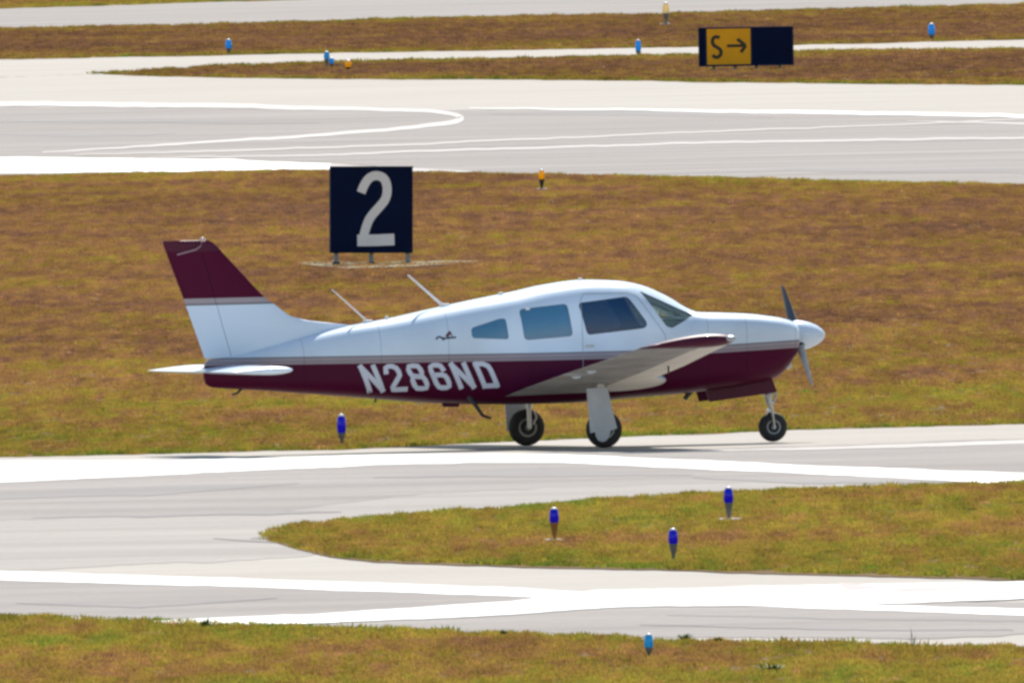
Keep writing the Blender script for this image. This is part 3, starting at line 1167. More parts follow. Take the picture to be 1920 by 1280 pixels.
# cowling front: spinner, backing plate, air inlets
hub = Vector((2.70, 0, 1.175))
bm = bmesh.new()
add_lathe(bm, [(0.165, 2.662), (0.168, 2.70), (0.163, 2.76), (0.145, 2.84), (0.112, 2.92), (0.068, 2.985), (0.03, 3.015), (0.0, 3.025)],
          (0, 0, 1.175), 'X', 40)
obj('spinner', bm, M_white, plane, smooth=True, angle=60)
for sgn in (1, -1):
    # blade runs from the hub along (y, z) = (+-0.73, +-0.68)
    d = Vector((0, 0.725 * sgn, 0.69 * sgn)).normalized()
    t = Vector((1, 0, 0)).cross(d)
    bm = bmesh.new()
    rings = []
    for k in range(18):
        s = k / 17
        rad = 0.10 + s * 0.71
        ch = (0.135 if sgn > 0 else 0.105) * (1 - 0.62 * s)
        if s > 0.88:
            ch *= math.sqrt(max(0.03, 1 - ((s - 0.88) / 0.122) ** 2))
        tw = math.radians(56 - 38 * s)
        cdir = (t * math.cos(tw) * sgn + Vector((1, 0, 0)) * math.sin(tw))
        nrm = d.cross(cdir)
        th = 0.030 * (1 - s) + 0.008
        ring = []
        for i in range(14):
            a = 2 * math.pi * i / 14
            ring.append(hub + d * rad + cdir * (ch / 2 * math.cos(a)) + nrm * (th / 2 * math.sin(a)))
        rings.append(ring)
    loft(bm, rings)
    obj('propeller_blade', bm, M_blade if sgn > 0 else M_blade2, plane, smooth=True, angle=50)
    bm = bmesh.new()
    add_lathe(bm, [(0.052, -0.004), (0.052, 0.006), (0.03, 0.008)], (0, 0, 0), 'Z', 20)
    q = d.to_track_quat('Z', 'Y').to_matrix().to_4x4()
    bmesh.ops.transform(bm, matrix=Matrix.Translation(hub + Vector((0.0, 0, 0)) + d * 0.165) @ q, verts=bm.verts[:])
    obj('blade_socket', bm, M_black, plane)
for sgn in (1, -1):
    bm = bmesh.new()
    add_box(bm, (2.652, sgn * 0.215, 1.17), (0.02, 0.09, 0.13), bevel=0.008)
    obj('air_inlet', bm, M_black, fus)
bm = bmesh.new()
add_tube(bm, (2.56, 0, 0.865), (2.60, 0, 0.885), 0.075, 0.07, 24)
obj('landing_light', bm, M_metal, fus)


# ---------------- wings
def naca(t, n=22, c0=0.0, c1=1.0, camber=0.018):
    up, lo = [], []
    for k in range(n + 1):
        b = k / n
        x = c0 + (c1 - c0) * (0.5 * (1 - math.cos(math.pi * b)) if c0 == 0 else b)
        yt = 5 * t * (0.2969 * math.sqrt(x) - 0.126 * x - 0.3516 * x * x + 0.2843 * x**3 - 0.1036 * x**4)
        yc = camber * 4 * x * (1 - x)
        up.append((x, yc + yt))
        lo.append((x, yc - yt))
    return up, lo


def w_le(y):
    return float(np.interp(y, [0.4, 0.62, 0.95, 1.3, 2.7, 5.3], [1.08, 1.00, 0.80, 0.71, 0.675, 0.50]))


def w_te(y):
    return float(np.interp(y, [0.4, 1.2, 2.7, 5.3], [-0.82, -0.80, -0.75, -0.60]))


def w_z(y):
    return 0.600 + 0.1095 * y


def w_t(y):
    return float(np.interp(y, [0.4, 1.2, 5.3], [0.105, 0.13, 0.135]))


def wing_ring(y, side, c0=0.0, c1=1.0, shrink=1.0, fwd=0.0):
    le, te = w_le(y) - fwd, w_te(y)
    ch = le - te
    up, lo = naca(w_t(y) * shrink, 22, c0, c1, 0.018 * (0.4 + 0.6 * shrink))
    pts = up + lo[::-1]
    if c0 == 0:
        pts = up + lo[::-1][:-1]
    inc = math.radians(4.2)
    out = []
    mid = (le + te) / 2
    for x, z in pts:
        px_, pz_ = le - x * ch, z * ch
        dx = px_ - mid
        X = mid + dx * math.cos(inc) - pz_ * math.sin(inc)
        Z = w_z(y) + dx * math.sin(inc) + pz_ * math.cos(inc)
        out.append((X, side * -1 * -1 * y * side * side, Z))
    return out


for side, nm in ((-1, 'right'), (1, 'left')):
    def R(y, **k):
        return [(p[0], side * abs(y), p[2]) for p in wing_ring(abs(y), side, **k)]
    bm = bmesh.new()
    n_up = 23

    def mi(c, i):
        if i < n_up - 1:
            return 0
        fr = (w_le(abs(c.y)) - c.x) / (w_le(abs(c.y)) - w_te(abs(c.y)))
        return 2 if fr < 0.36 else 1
    loft(bm, [R(y) for y in (0.35, 0.45, 0.55, 0.65, 0.75)], mi=mi)
    loft(bm, [R(y, c1=0.765) for y in (0.75, 0.95, 1.15, 1.3, 1.6, 2.0, 2.4, 2.7, 3.1, 3.5, 4.0, 4.5, 4.92)], mi=mi)
    loft(bm, [R(y) for y in (4.92, 5.05, 5.18)], mi=mi)
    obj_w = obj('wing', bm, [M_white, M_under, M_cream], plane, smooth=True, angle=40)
    # maroon tip cap, rounded
    bm = bmesh.new()
    tips = []
    for k in range(7):
        s = k / 6
        sh = math.sqrt(max(0.0025, 1 - s * s))
        tips.append(R(5.18 + 0.13 * s, shrink=0.25 + 0.75 * sh, fwd=0.10 * (1 - sh)))
    loft(bm, tips, mi=lambda c, i: 1 if (i < 18 and abs(c.y) < 5.225) else 0)
    obj('wing_tip', bm, [M_maroon, M_white], obj_w, smooth=True, angle=60)
    bm = bmesh.new()
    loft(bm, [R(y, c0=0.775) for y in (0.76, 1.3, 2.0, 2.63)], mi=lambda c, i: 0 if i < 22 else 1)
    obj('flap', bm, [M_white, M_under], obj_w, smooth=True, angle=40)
    bm = bmesh.new()
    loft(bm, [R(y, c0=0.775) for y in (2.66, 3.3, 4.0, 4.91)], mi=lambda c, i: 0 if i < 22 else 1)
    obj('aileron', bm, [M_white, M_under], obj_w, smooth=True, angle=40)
    # navigation light on the tip
    bm = bmesh.new()
    lx, lz = 0.44, w_z(5.25) + 0.045
    bmesh.ops.create_uvsphere(bm, u_segments=16, v_segments=10, radius=1)
    bmesh.ops.transform(bm, matrix=Matrix.Translation((lx, side * 5.28, lz)) @ Matrix.Diagonal((0.07, 0.045, 0.035, 1)), verts=bm.verts[:])
    obj('navigation_light', bm, M_metal, obj_w, smooth=True)
    # hinge brackets and a drain/vent fairing under the wing
    for yy, xx in ((2.45, -0.52), (3.0, -0.50)):
        bm = bmesh.new()
        zz = w_z(yy) - 0.075
        add_plate(bm, [(xx + .04, zz + .03), (xx + .02, zz - .0), (xx - .03, zz - .012), (xx - .08, zz + 0.005), (xx - .06, zz + .03)], side * yy - .008, side * yy + .008)
        obj('hinge_bracket', bm, M_white, obj_w)
    # pitot / tie-down ring
    bm = bmesh.new()
    add_tube(bm, (0.25, side * 3.4, w_z(3.4) - 0.06), (0.25, side * 3.4, w_z(3.4) - 0.15), 0.012, 0.01, 8)
    obj('tie_down_ring', bm, M_dkmetal, obj_w)
    # main landing gear
    bm = bmesh.new()
    zt = w_z(1.6) - 0.05
    add_tube(bm, (0.0, side * 1.60 - side * 0.115, zt), (0.0, side * 1.485, 0.42), 0.042, 0.042, 16)
    add_tube(bm, (0.0, side * 1.485, 0.44), (0.0, side * 1.485, 0.20), 0.027, 0.027, 16)
    add_tube(bm, (0.0, side * 1.47, 0.205), (0.0, side * 1.66, 0.205), 0.022, 0.022, 12)
    add_tube(bm, (0.0, side * 1.485, 0.50), (-0.0, side * 1.10, zt - 0.06), 0.018, 0.018, 10)
    add_tube(bm, (0.045, side * 1.485, 0.40), (0.085, side * 1.485, 0.32), 0.012, 0.012, 8)
    add_tube(bm, (0.085, side * 1.485, 0.32), (0.04, side * 1.485, 0.24), 0.012, 0.012, 8)
    obj('landing_gear_strut', bm, M_metal, plane, smooth=True, angle=40)
    wz = 0.205
    wh = bpy.data.objects.new('wheel', None)
    COL.objects.link(wh)
    wh.parent = plane
    wh.location = (0, side * 1.60, wz)
    tp = []
    for k in range(21):
        a = math.pi * k / 20
        tp.append((0.135 + 0.070 * math.sin(a) ** 0.75, -0.072 * math.cos(a) * (1 if 0.15 < k / 20 < 0.85 else 0.93)))
    bm = bmesh.new()
    add_lathe(bm, [(0.105, -0.05)] + tp + [(0.105, 0.05)], (0, 0, 0), 'Y', 44)
    obj('tyre', bm, M_tyre, wh, smooth=True, angle=50)
    bm = bmesh.new()
    add_lathe(bm, [(0.0, -0.052), (0.03, -0.058), (0.035, -0.04), (0.07, -0.035), (0.085, -0.052), (0.106, -0.056), (0.106, 0.056), (0.085, 0.052),
                   (0.07, 0.035), (0.035, 0.04), (0.03, 0.058), (0.0, 0.052)], (0, 0, 0), 'Y', 32)
    obj('rim', bm, M_rim, wh, smooth=True, angle=30)
    # gear door on the outboard side of the wheel
    bm = bmesh.new()
    o2 = [(-.224, .665), (.018, .67), (.06, .43), (.114, .215), (.04, .195), (.025, .13), (-.005, .085), (-.05, .068), (-.10, .085), (-.128, .13), (-.137, .18), (-.193, .17)]
    add_plate(bm, o2, side * 1.705, side * 1.718)
    for v in bm.verts:                      # slight outward bow
        v.co.y += side * 0.05 * math.sin(max(0, min(1, (v.co.z - 0.07) / 0.6)) * math.pi) * 0.5
    obj('gear_door', bm, M_door, plane)


# wing root fillets
for side in (-1, 1):
    bm = bmesh.new()
    pts = []
    for x in np.linspace(-1.05, 1.22, 20):
        zc = 0.62 + 0.06 * math.sin(max(0, min(1, (x + 1.05) / 2.27)) * math.pi) + 0.02 * x
        yy = fus_y(x, max(zc, fp(x)[1] + 0.08))
        hw = 0.055 * math.sin(max(0.03, min(0.97, (x + 1.05) / 2.27)) * math.pi)
        ring = []
        for i in range(12):
            a = 2 * math.pi * i / 12
            ring.append((x, side * (yy - 0.03) + hw * math.cos(a), zc + hw * 0.75 * math.sin(a)))
        pts.append(ring)
    loft(bm, pts)
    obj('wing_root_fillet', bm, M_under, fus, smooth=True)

# ---------------- nose gear
bm = bmesh.new()
add_tube(bm, (2.31, 0, 0.74), (2.365, 0, 0.42), 0.040, 0.040, 16)
add_tube(bm, (2.365, 0, 0.44), (2.385, 0, 0.345), 0.026, 0.026, 16)
add_tube(bm, (2.37, -0.075, 0.345), (2.37, 0.075, 0.345), 0.026, 0.026, 12)
for s in (-1, 1):
    add_tube(bm, (2.375, s * 0.072, 0.35), (2.397, s * 0.072, 0.165), 0.016, 0.013, 10)
add_tube(bm, (2.397, -0.08, 0.165), (2.397, 0.08, 0.165), 0.015, 0.015, 10)
add_tube(bm, (2.33, 0, 0.60), (2.45, 0, 0.52), 0.012, 0.012, 8)
add_tube(bm, (2.45, 0, 0.52), (2.40, 0, 0.42), 0.012, 0.012, 8)
add_box(bm, (2.345, 0, 0.52), (0.07, 0.16, 0.03), bevel=0.006)
obj('nose_gear_strut', bm, M_metal, plane, smooth=True, angle=40)
wh = bpy.data.objects.new('wheel', None)
COL.objects.link(wh)
wh.parent = plane
wh.location = (2.397, 0, 0.165)
tp = []
for k in range(21):
    a = math.pi * k / 20
    tp.append((0.105 + 0.060 * math.sin(a) ** 0.75, -0.056 * math.cos(a)))
bm = bmesh.new()
add_lathe(bm, [(0.08, -0.04)] + tp + [(0.08, 0.04)], (0, 0, 0), 'Y', 40)
obj('tyre', bm, M_tyre, wh, smooth=True, angle=50)
bm = bmesh.new()
add_lathe(bm, [(0.0, -0.045), (0.028, -0.05), (0.03, -0.03), (0.055, -0.028), (0.065, -0.045), (0.081, -0.048), (0.081, 0.048), (0.065, 0.045),
               (0.055, 0.028), (0.03, 0.03), (0.028, 0.05), (0.0, 0.045)], (0, 0, 0), 'Y', 28)
obj('rim', bm, M_rim, wh, smooth=True, angle=30)
for side in (-1, 1):
    bm = bmesh.new()
    add_plate(bm, [(1.572, 0.60), (1.609, 0.463), (2.36, 0.548), (2.395, 0.56), (2.335, 0.72), (2.2, 0.725)], side * 0.205, side * 0.218)
    obj('nose_gear_door', bm, M_maroon, plane)
bm = bmesh.new()
add_box(bm, (2.26, 0, 0.71), (0.16, 0.26, 0.10), bevel=0.02)
obj('nose_wheel_well', bm, M_black, plane)

# ---------------- tail
def fin_section(z, xa, xb, xl, xt, th):
    """closed section between xa and xb of a fin whose chord runs xl (front) .. xt (rear)"""
    n = 14
    a, b = [], []
    for k in range(n + 1):
        x = xa + (xb - xa) * k / n
        c = min(1, max(0, (xl - x) / max(0.01, xl - xt)))
        y = th * 2.2 * (0.2969 * math.sqrt(c) * 1.3 - 0.126 * c * 1.3 - 0.3516 * c * c * 1.3 + 0.2843 * c**3 * 1.3 - 0.1015 * c**4 * 1.3) * 2
        y = max(y, 0.004)
        a.append((x, -y, z))
        b.append((x, y, z))
    return a + b[::-1]


FZ_LE = ([0.98, 1.30, 1.41, 1.44, 1.47, 1.524, 1.59, 1.664, 1.739, 2.387], [-3.2, -2.75, -2.45, -2.70, -2.93, -3.14, -3.235, -3.326, -3.435, -4.034])
fin_le = lambda z: float(np.interp(z, *FZ_LE))
fin_te = lambda z: float(np.interp(z, [0.98, 1.091, 1.76, 2.388], [-4.10, -4.138, -4.37, -4.60]))
fin_h = lambda z: float(np.interp(z, [0.98, 1.108, 2.289, 2.39], [-3.80, -3.837, -4.157, -4.18]))
zs = [0.98, 1.1, 1.2, 1.3, 1.36, 1.41, 1.44, 1.455, 1.47, 1.495, 1.524, 1.56, 1.6, 1.66, 1.74, 1.9, 2.1, 2.27]
bm = bmesh.new()
loft(bm, [fin_section(z, fin_le(z), fin_h(z) + 0.003, fin_le(z), fin_te(z), 0.055 - 0.012 * (z - 1)) for z in zs])
fin = obj('tail_fin', bm, M_fin, plane, smooth=True, angle=40)
bm = bmesh.new()
zr = [1.075, 1.2, 1.4, 1.6, 1.74, 1.9, 2.1, 2.27]
loft(bm, [fin_section(z, fin_h(z) - 0.003, fin_te(z), fin_le(z), fin_te(z), 0.055 - 0.012 * (z - 1)) for z in zr])
bm2 = bmesh.new()
add_plate(bm2, [(fin_h(1.08) + .03, 1.08), (fin_h(2.28) + .03, 2.28), (fin_h(2.28) - .03, 2.28), (fin_h(1.08) - .03, 1.08)], -0.004, 0.004)
obj('hinge_strip', bm2, mat('hinge_grey_blue', (0.08, 0.09, 0.13), 0.7), fin)
rud = obj('rudder', bm, M_fin, fin, smooth=True, angle=40)
# one-piece cap over fin and rudder
bm = bmesh.new()
loft(bm, [fin_section(z, fin_le(z) - d, fin_te(z) + d * .5, fin_le(z) - d, fin_te(z) + d * .5, t) for z, d, t in
          ((2.266, -0.002, .0405), (2.33, 0.0, .038), (2.365, 0.008, .030), (2.385, .03, .018), (2.389, .05, .006))])
obj('fin_cap', bm, M_maroon, fin, smooth=True, angle=50)
M_capglint = mat('pale_pink_glint', (0.30, 0.19, 0.24), 0.5)  # pale strip paints a highlight along the fin cap line
bm = bmesh.new()
pts = [(-4.44, 2.235), (-4.33, 2.262), (-4.22, 2.288), (-4.17, 2.325), (-4.14, 2.372)]
pv = None
for (x, z) in pts:
    yy = -0.047 + (0.02 if z > 2.33 else 0)
    a, b = bm.verts.new((x, yy, z + .008)), bm.verts.new((x, yy, z - .008))
    if pv:
        bm.faces.new((pv[0], a, b, pv[1]))
    pv = (a, b)
obj('cap_glint', bm, M_capglint, fin)
bm = bmesh.new()
add_lathe(bm, [(0.035, 0), (0.035, 0.02), (0.025, 0.04), (0.0, 0.05)], (-4.13, 0, 2.375), 'Z', 16)
obj('beacon', bm, mat('beacon_lens', (0.62, 0.42, 0.42), 0.2), fin, smooth=True)
bm = bmesh.new()
add_tube(bm, (-4.12, 0, 0.97), (-4.165, 0, 0.97), 0.02, 0.015, 12)
obj('tail_light', bm, M_metal, fus)

# stabilator
bm = bmesh.new()
rings = []
for k, (y, le, te, th) in enumerate([(-1.71, -3.66, -4.31, .25), (-1.70, -3.61, -4.335, .6), (-1.66, -3.58, -4.35, .95), (-1.60, -3.57, -4.35, 1.05),
                                     (-0.8, -3.57, -4.35, 1.1), (0, -3.57, -4.35, 1.1), (0.8, -3.57, -4.35, 1.1), (1.60, -3.57, -4.35, 1.05),
                                     (1.66, -3.58, -4.35, .95), (1.70, -3.61, -4.335, .6), (1.71, -3.66, -4.31, .25)]):
    up, lo = naca(0.115 * th, 16, 0, 1, 0.0)
    ch = le - te
    rings.append([(le - x * ch, y, 0.944 + z * ch + 0.008 * (0.5 - x)) for x, z in up + lo[::-1][:-1]])
loft(bm, rings)
obj('stabilator', bm, M_white, plane, smooth=True, angle=50)

# ---------------- small fittings
def spike(name, pts, r0, r1, material, parent=fus):
    bm = bmesh.new()
    n = len(pts) - 1
    for i in range(n):
        add_tube(bm, pts[i], pts[i + 1], r0 + (r1 - r0) * i / n, r0 + (r1 - r0) * (i + 1) / n, 10)
    return obj(name, bm, material, parent, smooth=True, angle=60)


M_ant = mat('antenna_white', (0.72, 0.70, 0.70), 0.5)
a1 = spike('antenna', [(-2.25, 0, 1.44), (-2.30, 0, 1.49), (-2.655, 0, 1.81)], 0.013, 0.006, M_ant)
a2 = spike('antenna', [(-1.37, 0, 1.59), (-1.43, 0, 1.645), (-1.775, 0, 1.95)], 0.021, 0.009, M_ant)
for a, xb in ((a1, -2.25), (a2, -1.36)):
    bm = bmesh.new()
    add_box(bm, (xb, 0, fp(xb)[0] + 0.010), (0.11, 0.045, 0.035), bevel=0.012)
    obj('antenna_base', bm, M_ant, a)
for xb, s in ((-2.03, (0.035, 0.03, 0.05)), (-0.71, (0.05, 0.04, 0.035)), (0.21, (0.04, 0.04, 0.03))):
    bm = bmesh.new()
    add_box(bm, (xb, 0, fp(xb)[0] + 0.008), s, bevel=0.008)
    obj('roof_fitting', bm, M_ant, fus)
spike('tail_skid', [(-3.72, 0, 0.73), (-3.77, 0, 0.685), (-3.83, 0, 0.668)], 0.016, 0.012, M_dkmetal)
spike('boarding_step', [(-1.22, -0.40, 0.60), (-1.17, -0.44, 0.52), (-1.08, -0.48, 0.375), (-0.99, -0.49, 0.345)], 0.030, 0.013, M_black)
bm = bmesh.new()
add_box(bm, (-1.35, -0.12, 0.50), (0.19, 0.08, 0.05), bevel=0.018)
obj('belly_antenna', bm, M_maroon, fus)
spike('drain_tube', [(-2.19, -0.05, 0.585), (-2.20, -0.05, 0.545)], 0.012, 0.008, M_dkmetal)
spike('exhaust_pipe', [(1.45, -0.16, 0.62), (1.37, -0.16, 0.535), (1.34, -0.16, 0.50)], 0.028, 0.026, M_dkmetal)
# small white block added as the bright highlight at the rear window corner
bm = bmesh.new()
zz = 1.545
add_box(bm, (-0.545, -(fus_y(-0.545, zz) + 0.006), zz), (0.05, 0.014, 0.02), bevel=0.004)
obj('window_highlight', bm, M_ant, fus)

# ------------------------------------------------------------------ pilot
pil = thing('person', 'pilot in a pale blue shirt and headset seated behind the front side window', 'person', (0, 0, 0.012))
pil.rotation_euler = (0, 0, THETA)
me = bpy.data.meshes.new('body')
J = {  # joint: (x, y, z, radius)   seat at y = +0.26
    'pelvis': (0.20, .26, .93, .135), 'waist': (0.17, .26, 1.06, .13), 'chest': (0.15, .26, 1.22, .15), 'neckb': (0.16, .26, 1.36, .065),
    'neck': (0.18, .26, 1.42, .052), 'head': (0.20, .26, 1.50, .080), 'crown': (0.195, .26, 1.575, .070),
    'shR': (0.16, .08, 1.31, .062), 'elR': (0.32, .03, 1.08, .045), 'haR': (0.60, .10, 1.13, .035), 'fiR': (0.69, .13, 1.14, .022),
    'shL': (0.16, .44, 1.31, .062), 'elL': (0.33, .47, 1.08, .045), 'haL': (0.80, .40, 1.16, .033), 'fiL': (0.89, .37, 1.17, .022),
    'hipR': (0.27, .17, .91, .085), 'knR': (0.68, .14, .96, .06), 'anR': (0.97, .14, .68, .042), 'toR': (1.10, .14, .64, .035),
    'hipL': (0.27, .35, .91, .085), 'knL': (0.68, .38, .96, .06), 'anL': (0.97, .38, .68, .042), 'toL': (1.10, .38, .64, .035)}
names = list(J)
EDG = [('pelvis', 'waist'), ('waist', 'chest'), ('chest', 'neckb'), ('neckb', 'neck'), ('neck', 'head'), ('head', 'crown'),
       ('chest', 'shR'), ('shR', 'elR'), ('elR', 'haR'), ('haR', 'fiR'), ('chest', 'shL'), ('shL', 'elL'), ('elL', 'haL'), ('haL', 'fiL'),
       ('pelvis', 'hipR'), ('hipR', 'knR'), ('knR', 'anR'), ('anR', 'toR'), ('pelvis', 'hipL'), ('hipL', 'knL'), ('knL', 'anL'), ('anL', 'toL')]
me.from_pydata([J[n][:3] for n in names], [(names.index(a), names.index(b)) for a, b in EDG], [])


def cloth_mat():
    m = bpy.data.materials.new('pilot_skin_and_clothes')
    m.use_nodes = True
    nt = m.node_tree
    b = nt.nodes['Principled BSDF']
    b.inputs['Roughness'].default_value = 0.7
    tc = nt.nodes.new('ShaderNodeTexCoord')
    sp = nt.nodes.new('ShaderNodeSeparateXYZ')
    nt.links.new(tc.outputs['Object'], sp.inputs[0])
    r = nt.nodes.new('ShaderNodeValToRGB')
    r.color_ramp.interpolation = 'CONSTANT'
    mr = nt.nodes.new('ShaderNodeMapRange')
    mr.inputs['From Min'].default_value, mr.inputs['From Max'].default_value = 0.6, 1.6
    nt.links.new(sp.outputs[2], mr.inputs['Value'])
    e = r.color_ramp.elements
    e[0].position, e[0].color = 0.0, (0.03, 0.035, 0.06, 1)
    e[1].position, e[1].color = 0.79, (0.55, 0.33, 0.24, 1)
    r.color_ramp.elements.new(0.39).color = (0.50, 0.60, 0.72, 1)
    nt.links.new(mr.outputs[0], r.inputs[0])
    nt.links.new(r.outputs[0], b.inputs['Base Color'])
    return m


body = link_mesh('body', me, cloth_mat(), pil)
sk = body.modifiers.new('skin', 'SKIN')
for i, n in enumerate(names):
    r = J[n][3]
    me.skin_vertices[0].data[i].radius = (r, r)
me.skin_vertices[0].data[0].use_root = True
ss = body.modifiers.new('sub', 'SUBSURF')
ss.levels = ss.render_levels = 2
bm = bmesh.new()
bmesh.ops.create_uvsphere(bm, u_segments=20, v_segments=12, radius=1)
bmesh.ops.transform(bm, matrix=Matrix.Translation((0.18, .26, 1.555)) @ Matrix.Diagonal((0.098, 0.082, 0.075, 1)), verts=bm.verts[:])
bmesh.ops.delete(bm, geom=[v for v in bm.verts if v.co.z < 1.535 and v.co.x > 0.19], context='VERTS')
obj('hair', bm, mat('dark_brown_hair', (0.04, 0.025, 0.015), 0.8), pil, smooth=True)
bm = bmesh.new()
for s in (-1, 1):
    add_tube(bm, (0.195, .26 + s * 0.072, 1.50), (0.195, .26 + s * 0.105, 1.50), 0.036, 0.032, 16)
prev = None
for k in range(13):
    a = math.pi * k / 12
    p = (0.195, .26 + 0.092 * math.cos(a), 1.51 + 0.13 * math.sin(a))
    if prev:
        add_tube(bm, prev, p, 0.009, 0.009, 8)
    prev = p
add_tube(bm, (0.20, .165, 1.48), (0.285, .20, 1.45), 0.005, 0.005, 8)
obj('headset', bm, M_black, pil, smooth=True, angle=50)
for s in (-1, 1):
    bm = bmesh.new()
    add_box(bm, (0.278, .26 + s * 0.028, 1.515), (0.010, 0.020, 0.010), bevel=0.003)
    obj('eye', bm, M_black, pil)
bm = bmesh.new()
add_box(bm, (0.286, .26, 1.49), (0.022, 0.018, 0.035), bevel=0.006)
obj('nose', bm, mat('skin', (0.55, 0.33, 0.24), 0.6), pil)

# ------------------------------------------------------------------ signs
M_sign = mat('sign_black', (0.0015, 0.008, 0.045), 0.7, var=0.3, vscale=3, spec=0.12)
M_signside = mat('sign_housing_navy', (0.006, 0.02, 0.075), 0.7, var=0.3, vscale=3, spec=0.15)
M_signleg = mat('sign_leg_grey', (0.30, 0.34, 0.38), 0.6, var=0.2, vscale=10)
M_numeral = mat('sign_numeral_white', (0.90, 0.86, 0.90), 0.6, var=0.06, vscale=2)
M_sy = mat('sign_yellow', (1.0, 0.45, 0.0), 0.7, var=0.12, vscale=2)
M_pad = mat('pale_sand_pad', (0.21, 0.165, 0.075), 0.9, var=0.3, vscale=1.2)


def stroke_flat(bm, pts, w, y, ends=True):
    """stroke in the x-z plane at depth y; w may be a list"""
    pts = [Vector(p) for p in pts]
    pv = None
    for i, p in enumerate(pts):
        a, b = pts[max(0, i - 1)], pts[min(len(pts) - 1, i + 1)]
        d = (b - a).normalized()
        n = Vector((-d.y, d.x)) * w / 2
        q0, q1 = bm.verts.new((p.x + n.x, y, p.y + n.y)), bm.verts.new((p.x - n.x, y, p.y - n.y))
        if pv:
            bm.faces.new((pv[0], q0, q1, pv[1]))
        pv = (q0, q1)


def smooth_pts(pts, it=3):
    pts = [Vector(p) for p in pts]
    for _ in range(it):
        out = [pts[0]]
        for a, b in zip(pts[:-1], pts[1:]):
            out += [a.lerp(b, .25), a.lerp(b, .75)]
        out.append(pts[-1])
        pts = out
    return pts


def slab(bm, pts, w, y, th):
    """stroke with a real thickness th towards the viewer"""
    s = bmesh.new()
    stroke_flat(s, pts, w, y)
    bmesh.ops.recalc_face_normals(s, faces=s.faces[:])
    r = bmesh.ops.extrude_face_region(s, geom=s.faces[:])
    bmesh.ops.translate(s, vec=(0, -th, 0), verts=[v for v in r['geom'] if isinstance(v, bmesh.types.BMVert)])
    me_ = bpy.data.meshes.new('t')
    s.to_mesh(me_)
    s.free()
    bm.from_mesh(me_)
    bpy.data.meshes.remove(me_)


# distance sign "2"
p2 = G(697, 496.5)
s2 = px_scale(p2)
sg = thing('distance_sign', 'large square black sign with a white numeral 2 on three legs in dry grass', 'sign', tuple(p2))
sg.rotation_euler = (0, 0.021, math.radians(5))
W, Hh = 154 / s2, 161 / s2
zb = 22 / s2
bm = bmesh.new()
add_box(bm, (0.003, 0.10, zb + Hh / 2), (W, 0.20, Hh), bevel=0.012)
bd = obj('sign_box', bm, M_sign, sg)
bm = bmesh.new()
add_box(bm, (0.003 - W / 2 - 0.004, 0.10, zb + Hh / 2), (0.012, 0.185, Hh - 0.02), bevel=0.003)
obj('side_panel', bm, M_signside, sg)
bm = bmesh.new()
add_box(bm, (0.003, 0.10, zb + Hh + 0.006), (W + 0.02, 0.23, 0.014), bevel=0.003)
obj('top_trim', bm, M_signside, sg)


def Z2(x, y):   # enlarged-view pixels to sign coordinates
    return ((580 + x / 5.567 - 697) / s2, (497 - (290 + y / 5.567)) / s2)


bm = bmesh.new()
top = smooth_pts([Z2(540, 400), Z2(570, 320), Z2(625, 240), Z2(705, 215), Z2(790, 250), Z2(818, 360), Z2(800, 470), Z2(720, 560), Z2(630, 660), Z2(590, 760), Z2(555, 900)])
slab(bm, top, 93 / 5.567 / s2, -0.001, 0.006)
slab(bm, [Z2(500, 898), Z2(700, 896), Z2(888, 888)], 120 / 5.567 / s2, -0.0015, 0.007)
obj('numeral', bm, M_numeral, sg)
for k, (u, v) in enumerate(((631, 500), (697, 497), (766, 494.5))):
    bm = bmesh.new()
    x = (u - 697) / s2
    add_box(bm, (x, 0.10, zb / 2 - 0.02), (0.065, 0.06, zb + 0.05), bevel=0.006)
    lg = obj('leg', bm, M_signleg, sg)
    bm = bmesh.new()
    add_box(bm, (x, 0.10, 0.022 - 0.0008 * (u - 697) / s2), (0.11, 0.13, 0.045), bevel=0.008)
    obj('foot', bm, M_dkmetal, lg)
pad = band('sign_pad', L((560, 491), (640, 490), (905, 488)), L((560, 494), (640, 503), (780, 499), (905, 491)), 0.022, M_pad, amp=(.6, .6), kind='structure')

# taxiway direction sign
p5 = G(1400, 132.5)
s5 = px_scale(p5)
sg = thing('taxiway_sign', 'wide low sign, yellow panel reading S and arrow beside blank black panel', 'sign', tuple(p5))
sg.rotation_euler = (0, 0.004, math.radians(3))
W, Hh, zb = 178 / s5, 73 / s5, 8.5 / s5
bm = bmesh.new()
add_box(bm, (0.0, 0.12, zb + Hh / 2), (W, 0.24, Hh), bevel=0.02)
obj('sign_box', bm, M_sign, sg)
bm = bmesh.new()
x0, x1 = (1326 - 1400) / s5, (1408 - 1400) / s5
add_box(bm, ((x0 + x1) / 2, -0.004, zb + Hh / 2 + 0.005), (x1 - x0, 0.02, Hh - 0.07), bevel=0.004)
yp = obj('yellow_panel', bm, M_sy, sg)
bm = bmesh.new()
for xx in (x0 - 0.03, x1 + 0.03, W / 2 - 0.03):
    add_box(bm, (xx, -0.006, zb + Hh / 2), (0.04, 0.03, Hh - 0.02), bevel=0.004)
add_box(bm, (0, -0.006, zb + 0.02), (W, 0.03, 0.035), bevel=0.004)
add_box(bm, (0, -0.006, zb + Hh - 0.012), (W, 0.03, 0.03), bevel=0.004)
obj('frame', bm, M_signside, sg)


def Z5(x, y):
    return ((1300 + x / 9.6 - 1400) / s5, (132.5 - (40 + y / 9.6)) / s5)


